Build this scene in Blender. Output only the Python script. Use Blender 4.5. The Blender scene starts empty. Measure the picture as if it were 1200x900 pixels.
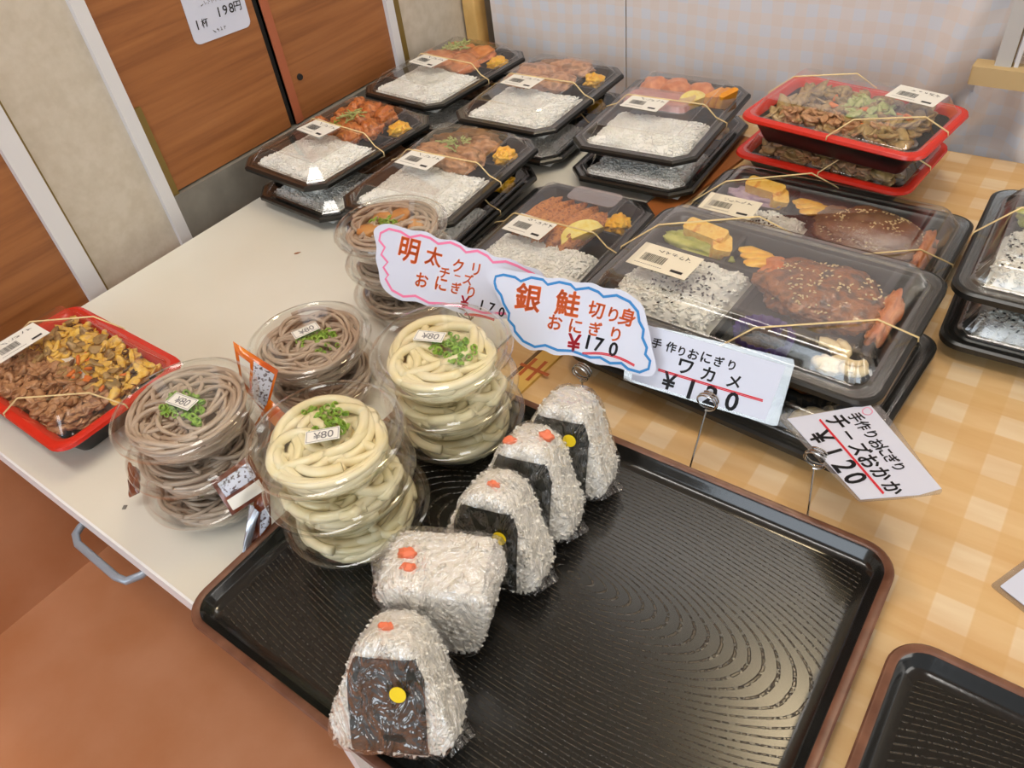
import bpy, math, random
from mathutils import Vector, Matrix, noise

# ------------------------------------------------------------------ camera, world, lights, exposure
sc = bpy.context.scene
COL = sc.collection
TZ = 0.345                     # height of the table tops above the floor (metres)
CAMH = 0.48                    # camera height above the table tops

cam_data = bpy.data.cameras.new('camera')
cam = bpy.data.objects.new('camera', cam_data)
COL.objects.link(cam)
cam_data.sensor_width = 36.0
cam_data.lens = 27.0
cam_data.clip_start = 0.02
cam.matrix_world = Matrix((
    (0.8072332, -0.33271765, 0.48751772, 0.0),
    (0.58000079, 0.60028278, -0.55069017, 0.0),
    (-0.10942415, 0.72729605, 0.67754469, TZ + CAMH),
    (0, 0, 0, 1)))
sc.camera = cam

world = bpy.data.worlds.new('world')
sc.world = world
world.use_nodes = True
bg = world.node_tree.nodes['Background']
bg.inputs['Color'].default_value = (0.94, 0.97, 1.0, 1)
bg.inputs['Strength'].default_value = 0.55

def area(name, loc, target, sx, sy, power, color):
    d = bpy.data.lights.new(name, 'AREA')
    d.shape = 'RECTANGLE'
    d.size, d.size_y = sx, sy
    d.energy = power
    d.color = color
    o = bpy.data.objects.new(name, d)
    COL.objects.link(o)
    o.location = loc
    o.rotation_euler = (Vector(target) - Vector(loc)).to_track_quat('-Z', 'Y').to_euler()
    return o

area('assumed_daylight', (-0.9, -2.4, TZ + 1.05), (-0.4, 0.5, TZ), 2.4, 1.8, 62, (0.80, 0.90, 1.0))  # assumed daylight from the front
area('assumed_warm_light', (2.6, 0.2, TZ + 1.2), (-0.2, 0.4, TZ), 1.6, 1.4, 30, (1.0, 0.95, 0.88))  # bare area light for assumed warm light from the right, no lamp built

sc.view_settings.view_transform = 'Standard'
sc.view_settings.look = 'None'
sc.view_settings.gamma = 1.0
sc.view_settings.use_curve_mapping = False
sc.view_settings.exposure = -0.05

# ------------------------------------------------------------------ materials
def lin(c):
    c = c / 255.0
    return c / 12.92 if c <= 0.04045 else ((c + 0.055) / 1.055) ** 2.4
def rgb(r, g, b):
    return (lin(r), lin(g), lin(b), 1.0)

class NT:
    def __init__(self, name):
        self.m = bpy.data.materials.new(name)
        self.m.use_nodes = True
        self.t = self.m.node_tree
        self.b = self.t.nodes['Principled BSDF']
        self.out = self.t.nodes['Material Output']
    def n(self, typ, **kw):
        nd = self.t.nodes.new(typ)
        for k, v in kw.items():
            if k in nd.inputs:
                nd.inputs[k].default_value = v
            else:
                setattr(nd, k, v)
        return nd
    def l(self, a, ao, b, bi):
        self.t.links.new(a.outputs[ao], b.inputs[bi])
    def ramp(self, pts, interp='LINEAR'):
        r = self.t.nodes.new('ShaderNodeValToRGB')
        r.color_ramp.interpolation = interp
        e = r.color_ramp.elements
        while len(e) < len(pts):
            e.new(0.5)
        for i, (p, c) in enumerate(pts):
            e[i].position = p
            e[i].color = c
        return r
    def coords(self, sx=1, sy=1, sz=1, rot=(0, 0, 0), loc=(0, 0, 0), which='Object'):
        tc = self.t.nodes.new('ShaderNodeTexCoord')
        mp = self.t.nodes.new('ShaderNodeMapping')
        mp.inputs['Scale'].default_value = (sx, sy, sz)
        mp.inputs['Rotation'].default_value = rot
        mp.inputs['Location'].default_value = loc
        self.l(tc, which, mp, 'Vector')
        return mp

def solid(name, c, rough=0.5, c2=None, nscale=60, bump=0.0, bscale=200, coat=0.0, metal=0.0, sss=0.0, spec=0.5, detail=3.0, lo=0.35, hi=0.65, c3=None, bdist=0.001):
    k = NT(name)
    b = k.b
    b.inputs['Base Color'].default_value = rgb(*c)
    b.inputs['Roughness'].default_value = rough
    b.inputs['Metallic'].default_value = metal
    b.inputs['Specular IOR Level'].default_value = spec
    b.inputs['Coat Weight'].default_value = coat
    b.inputs['Coat Roughness'].default_value = 0.12
    if sss:
        b.inputs['Subsurface Weight'].default_value = sss
        b.inputs['Subsurface Radius'].default_value = (0.004, 0.003, 0.002)
        b.inputs['Subsurface Scale'].default_value = 1.0
    if c2 or bump:
        mp = k.coords()
    if c2:
        nz = k.n('ShaderNodeTexNoise', Scale=nscale, Detail=detail)
        k.l(mp, 'Vector', nz, 'Vector')
        pts = [(lo, rgb(*c)), (hi, rgb(*c2))]
        if c3:
            pts = [(lo, rgb(*c)), ((lo + hi) / 2, rgb(*c2)), (hi, rgb(*c3))]
        rp = k.ramp(pts)
        k.l(nz, 'Fac', rp, 'Fac')
        k.l(rp, 'Color', b, 'Base Color')
    if bump:
        nb = k.n('ShaderNodeTexNoise', Scale=bscale, Detail=4.0)
        k.l(mp, 'Vector', nb, 'Vector')
        bp = k.n('ShaderNodeBump', Strength=bump, Distance=bdist)
        k.l(nb, 'Fac', bp, 'Height')
        k.l(bp, 'Normal', b, 'Normal')
    return k.m

def clear(name, tint=(0.97, 0.98, 0.97), base=0.05, edge=0.75, power=2.6, rough=0.06, crinkle=0.0, cscale=60, gcol=(1, 1, 1)):
    """thin clear plastic sheet: mostly transparent, glossier at grazing angles"""
    k = NT(name)
    t = k.t
    t.nodes.remove(k.b)
    tr = k.n('ShaderNodeBsdfTransparent')
    tr.inputs['Color'].default_value = (*tint, 1)
    gl = k.n('ShaderNodeBsdfGlossy')
    gl.inputs['Roughness'].default_value = rough
    gl.inputs['Color'].default_value = (*gcol, 1)
    lw = k.n('ShaderNodeLayerWeight')
    pw = k.n('ShaderNodeMath', operation='POWER')
    pw.inputs[1].default_value = power
    ma = k.n('ShaderNodeMath', operation='MULTIPLY_ADD')
    ma.inputs[1].default_value = edge
    ma.inputs[2].default_value = base
    mx = k.n('ShaderNodeMixShader')
    k.l(lw, 'Facing', pw, 0)
    k.l(pw, 'Value', ma, 0)
    k.l(ma, 'Value', mx, 'Fac')
    k.l(tr, 'BSDF', mx, 1)
    k.l(gl, 'BSDF', mx, 2)
    k.l(mx, 'Shader', k.out, 'Surface')
    if crinkle:
        mp = k.coords(1, 1, 0.45, rot=(0.4, 0.3, 0.6))
        nz = k.n('ShaderNodeTexNoise', Scale=cscale, Detail=3.0, Distortion=1.2)
        k.l(mp, 'Vector', nz, 'Vector')
        bp = k.n('ShaderNodeBump', Strength=crinkle, Distance=0.012)
        k.l(nz, 'Fac', bp, 'Height')
        k.l(bp, 'Normal', gl, 'Normal')
        k.l(bp, 'Normal', lw, 'Normal')
    return k.m

def wood_panel():
    k = NT('orange_brown_wood_panel')
    mp = k.coords(6, 1.2, 26, rot=(0.10, 0, 0))
    nz = k.n('ShaderNodeTexNoise', Scale=3.0, Detail=6.0, Roughness=0.6, Distortion=0.4)
    k.l(mp, 'Vector', nz, 'Vector')
    rp = k.ramp([(0.3, rgb(128, 77, 38)), (0.5, rgb(150, 94, 50)), (0.7, rgb(164, 106, 58))])
    k.l(nz, 'Fac', rp, 'Fac')
    k.l(rp, 'Color', k.b, 'Base Color')
    k.b.inputs['Roughness'].default_value = 0.45
    return k.m

def tray_wood():
    """black lacquer with an embossed cathedral wood grain"""
    k = NT('black_embossed_lacquer')
    mp = k.coords(0.34, 1.0, 1.0, loc=(-0.006, -0.028, 0))
    wv = k.n('ShaderNodeTexWave', wave_type='RINGS', rings_direction='Z', Scale=96.0, Distortion=3.0, Detail=1.5)
    wv.inputs['Detail Scale'].default_value = 0.35
    k.l(mp, 'Vector', wv, 'Vector')
    mp2 = k.coords(1, 1, 1)
    br = k.n('ShaderNodeTexNoise', Scale=420.0, Detail=1.0)
    k.l(mp2, 'Vector', br, 'Vector')
    r1 = k.ramp([(0.84, (0, 0, 0, 1)), (0.97, (1, 1, 1, 1))])
    k.l(wv, 'Fac', r1, 'Fac')
    r2 = k.ramp([(0.42, (0.1, 0.1, 0.1, 1)), (0.55, (1, 1, 1, 1))])
    k.l(br, 'Fac', r2, 'Fac')
    mu = k.n('ShaderNodeMath', operation='MULTIPLY')
    k.l(r1, 'Color', mu, 0)
    k.l(r2, 'Color', mu, 1)
    cr = k.ramp([(0.0, rgb(24, 23, 21)), (1.0, rgb(62, 55, 45))])  # tan on the grain lines puts their glints into the colour
    k.l(mu, 'Value', cr, 'Fac')
    k.l(cr, 'Color', k.b, 'Base Color')
    bp = k.n('ShaderNodeBump', Strength=0.42, Distance=0.0008)
    k.l(mu, 'Value', bp, 'Height')
    k.l(bp, 'Normal', k.b, 'Normal')
    k.b.inputs['Roughness'].default_value = 0.20
    k.b.inputs['Specular IOR Level'].default_value = 0.45
    return k.m

def gingham(name, base, light, both, period, grain=None, axes=(0, 1), rough=0.5, warp=0.0):
    """woven check: two sets of bands across each other"""
    k = NT(name)
    mp = k.coords()
    src = mp
    if warp:
        nz = k.n('ShaderNodeTexNoise', Scale=9.0, Detail=2.0)
        k.l(mp, 'Vector', nz, 'Vector')
        mxv = k.n('ShaderNodeMix', data_type='VECTOR')
        mxv.inputs['Factor'].default_value = warp
        k.t.links.new(mp.outputs['Vector'], mxv.inputs[4])
        k.t.links.new(nz.outputs['Color'], mxv.inputs[5])
        sp = k.n('ShaderNodeSeparateXYZ')
        k.t.links.new(mxv.outputs[1], sp.inputs[0])
    else:
        sp = k.n('ShaderNodeSeparateXYZ')
        k.l(mp, 'Vector', sp, 'Vector')
    bands = []
    for ax in axes:
        m1 = k.n('ShaderNodeMath', operation='MULTIPLY')
        m1.inputs[1].default_value = 2 * math.pi / period
        k.l(sp, ax, m1, 0)
        s = k.n('ShaderNodeMath', operation='SINE')
        k.l(m1, 'Value', s, 0)
        r = k.ramp([(0.46, (0, 0, 0, 1)), (0.54, (1, 1, 1, 1))])
        m2 = k.n('ShaderNodeMath', operation='MULTIPLY_ADD')
        m2.inputs[1].default_value = 0.5
        m2.inputs[2].default_value = 0.5
        k.l(s, 'Value', m2, 0)
        k.l(m2, 'Value', r, 'Fac')
        bands.append(r)
    ad = k.n('ShaderNodeMath', operation='ADD')
    k.l(bands[0], 'Color', ad, 0)
    k.l(bands[1], 'Color', ad, 1)
    hf = k.n('ShaderNodeMath', operation='MULTIPLY')
    hf.inputs[1].default_value = 0.5
    k.l(ad, 'Value', hf, 0)
    cr = k.ramp([(0.0, base), (0.5, light), (1.0, both)])
    k.l(hf, 'Value', cr, 'Fac')
    last, lo = cr, 'Color'
    if grain:
        mg = k.coords(4, 30, 30)
        ng = k.n('ShaderNodeTexNoise', Scale=2.2, Detail=5.0, Distortion=0.5)
        k.l(mg, 'Vector', ng, 'Vector')
        rg = k.ramp([(0.35, grain[0]), (0.7, grain[1])])
        k.l(ng, 'Fac', rg, 'Fac')
        mx = k.n('ShaderNodeMix', data_type='RGBA', blend_type='MULTIPLY')
        mx.inputs['Factor'].default_value = 0.7
        k.t.links.new(cr.outputs['Color'], mx.inputs[6])
        k.t.links.new(rg.outputs['Color'], mx.inputs[7])
        k.t.links.new(mx.outputs[2], k.b.inputs['Base Color'])
    else:
        k.l(cr, 'Color', k.b, 'Base Color')
    k.b.inputs['Roughness'].default_value = rough
    return k.m

M = {}
M['floor'] = solid('terracotta_vinyl_floor', (186, 124, 82), 0.55, (198, 140, 102), 9, bump=0.1, bscale=300, detail=8)
M['wood_panel'] = wood_panel()
M['wallpaper'] = solid('mottled_beige_wallpaper', (190, 180, 163), 0.85, (200, 191, 176), 75, bump=0.2, bscale=260, detail=6)
M['white_trim'] = solid('white_painted_trim', (214, 214, 216), 0.5)
M['olive_strip'] = solid('olive_brass_strip', (120, 98, 42), 0.5)
M['dark_strip'] = solid('gap_and_lock_black', (24, 22, 20), 0.7)
M['grey_base'] = solid('dark_grey_plinth', (118, 114, 106), 0.6, (130, 127, 118), 30)
M['red_brown'] = solid('reddish_brown_edge', (166, 92, 60), 0.5)
M['ceiling'] = solid('offwhite_ceiling', (205, 205, 200), 0.9)
M['laminate'] = solid('white_laminate', (226, 224, 214), 0.32, (220, 216, 202), 5)
M['laminate_edge'] = solid('white_edge_band', (236, 238, 240), 0.4)
M['grey_metal'] = solid('grey_painted_tube', (150, 160, 172), 0.35, metal=0.3)
M['steel'] = solid('bright_steel_wire', (190, 188, 184), 0.2, metal=1.0)
M['vinyl'] = gingham('wood_print_gingham_vinyl', rgb(216, 180, 126), rgb(219, 186, 136), rgb(226, 204, 168), 0.0475, (rgb(240, 224, 206), rgb(255, 255, 255)), rough=0.4)
M['curtain'] = gingham('pale_gingham_cotton', rgb(224, 213, 207), rgb(224, 217, 215), rgb(218, 220, 227), 0.029, None, axes=(0, 2), rough=0.9, warp=0.015)
M['tray_wood'] = tray_wood()
M['tray_black'] = solid('black_lacquer', (22, 22, 21), 0.15, bump=0.05, bscale=300, spec=0.6)
M['tray_rim'] = solid('worn_brown_lacquer_rim', (92, 56, 40), 0.35, (118, 78, 58), 60)
M['box_black'] = solid('black_foam_plastic', (26, 26, 24), 0.28, spec=0.5)
M['box_inner'] = solid('dark_grey_plastic', (44, 43, 40), 0.45)
M['red_plastic'] = solid('red_lacquer_plastic', (204, 44, 28), 0.25)
M['lid'] = clear('clear_bento_lid', tint=(0.99, 0.99, 0.985), base=0.06, edge=0.55, power=2.4, rough=0.07)
M['lid_big'] = clear('clear_tall_lid', tint=(0.97, 0.97, 0.95), base=0.11, edge=0.6, power=2.2, rough=0.16)
M['cup'] = clear('clear_noodle_cup', base=0.04, edge=0.9, power=2.4, rough=0.07)
M['film'] = clear('crinkled_cling_film', tint=(0.98, 0.98, 0.98), base=0.10, edge=0.40, power=1.8, rough=0.08, crinkle=1.0, cscale=85)
M['laminate_pouch'] = clear('clear_laminate_pouch', tint=(0.86, 0.85, 0.82), base=0.12, edge=0.4, rough=0.12)
M['rice'] = solid('white_rice', (247, 246, 238), 0.35, (252, 252, 248), 90)
M['rice_body'] = solid('white_rice_packed', (242, 237, 224), 0.45, (250, 247, 240), 260, bump=1.0, bscale=300, bdist=0.003)
M['nori'] = solid('dark_nori', (20, 22, 18), 0.35, (40, 40, 32), 150, bump=0.8, bscale=120, bdist=0.003)
M['yellow'] = solid('yellow_sticker', (236, 208, 16), 0.5)
M['pickle'] = solid('yellow_pickled_radish', (240, 172, 16), 0.3, (248, 196, 40), 120, coat=0.3)
M['karaage'] = solid('chili_fried_chicken', (184, 94, 42), 0.35, (214, 130, 66), 130, bump=0.8, bscale=180, coat=0.4, c3=(132, 62, 32))
M['fry_orange'] = solid('orange_fried_chicken', (200, 108, 52), 0.4, (222, 144, 92), 100, bump=0.7, bscale=200, coat=0.2)
M['katsu'] = solid('golden_breaded_cutlet', (176, 98, 34), 0.6, (212, 140, 66), 220, bump=1.0, bscale=420, bdist=0.002, detail=6, c3=(150, 76, 24))
M['pork'] = solid('grilled_pork', (164, 106, 64), 0.4, (202, 148, 106), 70, bump=0.6, bscale=160, coat=0.3, c3=(134, 86, 44))
M['pork_dark'] = solid('soy_glazed_pork', (104, 66, 28), 0.4, (142, 98, 54), 90, bump=0.5, bscale=160, coat=0.3)
M['teriyaki'] = solid('glazed_teriyaki_meat', (94, 54, 24), 0.28, (158, 92, 36), 70, bump=0.9, bscale=140, bdist=0.004, coat=0.6, detail=6, c3=(72, 44, 28))
M['teriyaki_dull'] = solid('dull_glazed_meat', (112, 80, 56), 0.4, (138, 104, 76), 90, bump=0.6, bscale=180, coat=0.3, detail=6)
M['sesame_white'] = solid('white_sesame', (226, 206, 160), 0.5)
M['sesame_black'] = solid('black_sesame', (26, 22, 18), 0.5)
M['lemon'] = solid('lemon_flesh', (238, 214, 92), 0.3, (244, 230, 140), 160)
M['lemon_peel'] = solid('lemon_peel', (236, 196, 20), 0.35, bump=0.2, bscale=400)
M['squash'] = solid('yellow_squash', (236, 164, 20), 0.4, (226, 140, 14), 120)
M['herb'] = solid('pale_green_leek', (150, 170, 84), 0.5, (196, 202, 140), 260)
M['green'] = solid('green_scallion', (104, 158, 40), 0.4, (150, 190, 72), 180, c3=(78, 132, 30))
M['lettuce'] = solid('yellow_green_lettuce', (172, 182, 62), 0.45, (206, 206, 110), 90)
M['pink_sauce'] = solid('pink_cod_roe', (206, 120, 108), 0.35, (226, 158, 146), 120)
M['pink_sheet'] = clear('milky_pink_sheet', tint=(0.95, 0.86, 0.86), base=0.25, edge=0.3, rough=0.25)
M['egg'] = solid('rolled_omelette', (240, 184, 66), 0.4, (248, 208, 104), 90, c3=(226, 146, 44))
M['purple'] = solid('purple_foil_cup', (104, 78, 150), 0.35)
M['purple_salad'] = solid('purple_potato_salad', (170, 140, 170), 0.6, (196, 172, 190), 120, bump=0.6, bscale=200)
M['macaroni'] = solid('creamy_macaroni', (222, 200, 152), 0.35, (234, 216, 176), 120)
M['beef'] = solid('simmered_beef', (158, 112, 74), 0.4, (194, 148, 106), 120, coat=0.3, c3=(134, 88, 54))
M['egg_bits'] = solid('yellow_scrambled_egg', (224, 172, 48), 0.4, (240, 200, 96), 160, c3=(216, 176, 112))
M['carrot'] = solid('orange_carrot', (226, 116, 34), 0.4)
M['mushroom'] = solid('dark_mushroom', (74, 56, 44), 0.5)
M['veg_brown'] = solid('simmered_vegetables', (142, 118, 70), 0.4, (178, 150, 98), 90, coat=0.3, c3=(120, 92, 56))
M['salmon'] = solid('salmon_flakes', (230, 122, 84), 0.4)
M['udon'] = solid('udon_noodle', (236, 222, 176), 0.25, (242, 232, 200), 40, coat=0.3, sss=0.1)
M['udon_base'] = solid('udon_mass', (230, 212, 160), 0.3, (216, 190, 128), 50, coat=.3)
M['soba'] = solid('soba_noodle', (176, 156, 138), 0.35, (196, 178, 160), 60, coat=0.3)
M['soba_base'] = solid('soba_mass', (140, 118, 100), 0.5)
M['tempura'] = solid('fried_tofu_topping', (196, 124, 56), 0.4, (214, 156, 92), 90, coat=0.2)
M['label'] = solid('white_paper_label', (232, 230, 222), 0.6)
M['label_cream'] = solid('cream_paper_label', (228, 220, 198), 0.6)
M['print_black'] = solid('black_print', (30, 29, 30), 0.6)
M['print_grey'] = solid('grey_print', (120, 120, 122), 0.6)
M['print_green'] = solid('green_print', (110, 150, 80), 0.6)
M['band'] = solid('tan_rubber_band', (226, 202, 148), 0.5)
M['card_white'] = solid('glossy_white_card', (206, 211, 228), 0.35)
M['ink_orange'] = solid('orange_marker', (242, 116, 50), 0.5)
M['ink_red'] = solid('red_marker', (212, 28, 48), 0.5)
M['ink_black'] = solid('black_marker', (36, 34, 40), 0.5)
M['ink_pink'] = solid('pink_marker', (234, 122, 164), 0.5)
M['ink_blue'] = solid('blue_marker', (38, 128, 196), 0.5)
M['pkt_orange'] = solid('orange_foil_film', (222, 126, 20), 0.2, (206, 84, 16), 60, coat=0.5)
M['pkt_brown'] = solid('brown_printed_film', (126, 62, 30), 0.25, (92, 44, 30), 90, coat=0.5)
M['pkt_white'] = solid('white_printed_panel', (206, 212, 228), 0.3, (96, 84, 90), 420, detail=2, lo=.54, hi=.60)
M['pkt_silver'] = solid('silver_foil', (196, 204, 216), 0.25, metal=0.7, bump=0.5, bscale=120)
M['oak'] = solid('pale_oak', (222, 182, 114), 0.5, (208, 166, 98), 30)
M['beige_wood'] = solid('beige_painted_wood', (196, 170, 122), 0.6)
M['rail'] = solid('grey_white_rail', (190, 188, 184), 0.45)
M['carton'] = solid('yellow_printed_carton', (214, 172, 84), 0.55)
M['carton_ink'] = solid('rust_carton_ink', (176, 84, 24), 0.6)
M['board'] = solid('orange_brown_board', (164, 98, 46), 0.5, (150, 86, 38), 20)
M['dark_clutter'] = solid('dark_brown_bundle', (84, 60, 36), 0.7, (130, 98, 56), 40)
M['lamp'] = None

# ------------------------------------------------------------------ mesh helpers
ICO = {}
def ico(sub):
    if sub in ICO:
        return ICO[sub]
    t = (1 + 5 ** .5) / 2
    v = [Vector(p).normalized() for p in ((-1, t, 0), (1, t, 0), (-1, -t, 0), (1, -t, 0), (0, -1, t), (0, 1, t), (0, -1, -t), (0, 1, -t), (t, 0, -1), (t, 0, 1), (-t, 0, -1), (-t, 0, 1))]
    f = [(0, 11, 5), (0, 5, 1), (0, 1, 7), (0, 7, 10), (0, 10, 11), (1, 5, 9), (5, 11, 4), (11, 10, 2), (10, 7, 6), (7, 1, 8), (3, 9, 4), (3, 4, 2), (3, 2, 6), (3, 6, 8), (3, 8, 9), (4, 9, 5), (2, 4, 11), (6, 2, 10), (8, 6, 7), (9, 8, 1)]
    for _ in range(sub):
        cache, nf = {}, []
        def mid(a, b):
            kk = (min(a, b), max(a, b))
            if kk not in cache:
                v.append(((v[a] + v[b]) / 2).normalized())
                cache[kk] = len(v) - 1
            return cache[kk]
        for a, b, c in f:
            x, y, z = mid(a, b), mid(b, c), mid(c, a)
            nf += [(a, x, z), (b, y, x), (c, z, y), (x, y, z)]
        f = nf
    ICO[sub] = (v, f)
    return ICO[sub]

def rrect(w, h, r, z, seg=6, cx=0.0, cy=0.0, n_side=0):
    """closed ring of a rounded rectangle (seg=1 gives chamfered corners)"""
    pts = []
    r = max(r, 1e-4)
    for (sx, sy, a0) in ((1, -1, -90), (1, 1, 0), (-1, 1, 90), (-1, -1, 180)):
        ox, oy = cx + sx * (w / 2 - r), cy + sy * (h / 2 - r)
        for i in range(seg + 1):
            a = math.radians(a0 + 90 * i / seg)
            pts.append(Vector((ox + r * math.cos(a), oy + r * math.sin(a), z)))
    if n_side:
        out = []
        for i, p in enumerate(pts):
            q = pts[(i + 1) % len(pts)]
            out.append(p)
            if (q - p).length > 0.02:
                for k in range(1, n_side):
                    out.append(p.lerp(q, k / n_side))
        pts = out
    return pts

class MB:
    def __init__(self):
        self.v, self.f = [], []
    def add(self, vs, fs, mtx=None):
        o = len(self.v)
        self.v += [(mtx @ Vector(p)) if mtx else Vector(p) for p in vs]
        self.f += [tuple(i + o for i in q) for q in fs]
        return self
    def box(self, c, s, mtx=None):
        x, y, z = (d / 2 for d in s)
        vs = [Vector((c[0] + i * x, c[1] + j * y, c[2] + k * z)) for k in (-1, 1) for j in (-1, 1) for i in (-1, 1)]
        return self.add(vs, [(0, 2, 3, 1), (4, 5, 7, 6), (0, 1, 5, 4), (2, 6, 7, 3), (0, 4, 6, 2), (1, 3, 7, 5)], mtx)
    def loft(self, rings, cap0=True, cap1=True, mtx=None):
        n = len(rings[0])
        vs = [p for r in rings for p in r]
        fs = []
        for k in range(len(rings) - 1):
            for i in range(n):
                j = (i + 1) % n
                fs.append((k * n + i, k * n + j, (k + 1) * n + j, (k + 1) * n + i))
        if cap0:
            fs.append(tuple(reversed(range(n))))
        if cap1:
            fs.append(tuple((len(rings) - 1) * n + i for i in range(n)))
        return self.add(vs, fs, mtx)
    def tube(self, path, r, n=6, closed=False, mtx=None, taper=None):
        path = [Vector(p) for p in path]
        m = len(path)
        vs, fs = [], []
        up = Vector((0, 0, 1))
        prev = None
        for i, p in enumerate(path):
            if closed:
                t = path[(i + 1) % m] - path[i - 1]
            else:
                t = path[min(i + 1, m - 1)] - path[max(i - 1, 0)]
            if t.length < 1e-9:
                t = Vector((1, 0, 0))
            t.normalize()
            if prev is None:
                a = t.cross(up)
                if a.length < 0.1:
                    a = t.cross(Vector((1, 0, 0)))
            else:
                a = prev - t * prev.dot(t)
                if a.length < 1e-6:
                    a = t.cross(up)
            a.normalize()
            prev = a
            b = t.cross(a)
            rr = r * (taper(i / (m - 1)) if taper else 1)
            for k in range(n):
                an = 2 * math.pi * k / n
                vs.append(p + a * math.cos(an) * rr + b * math.sin(an) * rr)
        for i in range(m if closed else m - 1):
            i2 = (i + 1) % m
            for k in range(n):
                k2 = (k + 1) % n
                fs.append((i * n + k, i * n + k2, i2 * n + k2, i2 * n + k))
        if not closed:
            fs.append(tuple(reversed(range(n))))
            fs.append(tuple((m - 1) * n + k for k in range(n)))
        return self.add(vs, fs, mtx)
    def lathe(self, prof, n=48, mtx=None, cap0=False, cap1=False):
        rings = [[Vector((r * math.cos(2 * math.pi * k / n), r * math.sin(2 * math.pi * k / n), z)) for k in range(n)] for r, z in prof]
        return self.loft(rings, cap0, cap1, mtx)
    def blob(self, c, rad, seed=0, amp=0.2, freq=1.6, sub=3, rot=0.0, flat=None, fine=0.0):
        vs, fs = ico(sub)
        off = Vector((seed * 7.13, seed * 3.7, seed * 1.9))
        R = Matrix.Rotation(rot, 3, 'Z')
        out = []
        for p in vs:
            d = 1 + amp * noise.noise(p * freq + off) + fine * noise.noise(p * freq * 5 + off)
            q = Vector((p.x * rad[0] * d, p.y * rad[1] * d, p.z * rad[2] * d))
            if flat is not None and q.z < flat:
                q.z = flat
            out.append(R @ q + Vector(c))
        return self.add(out, fs)
    def ribbon(self, pts, w, z=0.0, closed=False):
        """flat stroke in the xy plane"""
        pts = [Vector((p[0], p[1])) for p in pts]
        m = len(pts)
        vs, fs = [], []
        for i, p in enumerate(pts):
            if closed:
                t = pts[(i + 1) % m] - pts[i - 1]
            else:
                t = pts[min(i + 1, m - 1)] - pts[max(i - 1, 0)]
            t = t.normalized() if t.length > 1e-9 else Vector((1, 0))
            nn = Vector((-t.y, t.x)) * w / 2
            vs += [(p.x + nn.x, p.y + nn.y, z), (p.x - nn.x, p.y - nn.y, z)]
        for i in range(m if closed else m - 1):
            j = (i + 1) % m
            fs.append((2 * i, 2 * i + 1, 2 * j + 1, 2 * j))
        return self.add(vs, fs)
    def mesh(self, name, mat, smooth=40):
        me = bpy.data.meshes.new(name)
        me.from_pydata([tuple(p) for p in self.v], [], self.f)
        me.materials.append(mat)
        if smooth:
            me.polygons.foreach_set('use_smooth', [True] * len(me.polygons))
            me.set_sharp_from_angle(angle=math.radians(smooth))
        me.update()
        return me
    def build(self, name, mat, parent=None, smooth=40, kind=None, loc=None, rot=None, label=None):
        return put(name, self.mesh(name, mat, smooth), parent, kind, loc, rot, label)

def put(name, me, parent=None, kind=None, loc=None, rot=None, label=None):
    o = bpy.data.objects.new(name, me)
    COL.objects.link(o)
    o.parent = parent
    if loc is not None:
        o.location = loc
    if rot is not None:
        o.rotation_euler = rot
    if kind:
        o['kind'] = kind
    if label:
        o['label'] = label
    return o

def tag(o, label, cat, group=None):
    o['label'] = label
    o['category'] = cat
    if group:
        o['group'] = group
    return o

def thing(name, label, cat, loc, rz=0.0, group=None):
    o = bpy.data.objects.new(name, None)
    o.empty_display_size = 0.02
    COL.objects.link(o)
    o.location = (loc[0], loc[1], TZ + loc[2])
    o.rotation_euler = (0, 0, math.radians(rz))
    return tag(o, label, cat, group)

def struct(name, mb, mat, smooth=0):
    o = mb.build(name, mat, None, smooth, 'structure')
    return o

def W(x0, x1, y0, y1, z0, z1):
    """box from its limits, heights measured from the table top"""
    return ((x0 + x1) / 2, (y0 + y1) / 2, TZ + (z0 + z1) / 2), (x1 - x0, y1 - y0, z1 - z0)

GL = {}
def glyph(ch):
    """outline of a character as a flat mesh, one em tall, centred"""
    if ch in GL:
        return GL[ch]
    cu = bpy.data.curves.new('glyph', 'FONT')
    cu.body = ch
    cu.resolution_u = 3
    cu.offset = 0.008
    ob = bpy.data.objects.new('glyph', cu)
    COL.objects.link(ob)
    dg = bpy.context.evaluated_depsgraph_get()
    ev = ob.evaluated_get(dg)
    me = ev.to_mesh()
    vs = [v.co.copy() for v in me.vertices]
    fs = [tuple(p.vertices) for p in me.polygons]
    ev.to_mesh_clear()
    bpy.data.objects.remove(ob)
    bpy.data.curves.remove(cu)
    if vs:
        x0, x1 = min(v.x for v in vs), max(v.x for v in vs)
        y0, y1 = min(v.y for v in vs), max(v.y for v in vs)
        c = Vector(((x0 + x1) / 2, (y0 + y1) / 2, 0))
        s = 0.9 / max(x1 - x0, y1 - y0)
        if ch == 'ー':
            s *= 0.8
        vs = [(v - c) * s for v in vs]
    GL[ch] = (vs, fs)
    return GL[ch]

def write(mb, text, x, y, size, ang=0.0, z=0.0, adv=0.95, bold=0):
    a = math.radians(ang)
    for i, ch in enumerate(text):
        if ch == ' ':
            continue
        d = (i - (len(text) - 1) / 2) * size * adv
        vs, fs = glyph(ch)
        for (ox, oy) in ((0, 0), (.014, 0), (-.014, 0), (0, .014), (0, -.014)) if bold else ((0, 0),):
            mb.add(vs, fs, Matrix.Translation((x + d * math.cos(a) + ox * bold * size, y + d * math.sin(a) + oy * bold * size, z)) @ Matrix.Rotation(a, 4, 'Z') @ Matrix.Scale(size, 4))

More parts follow.
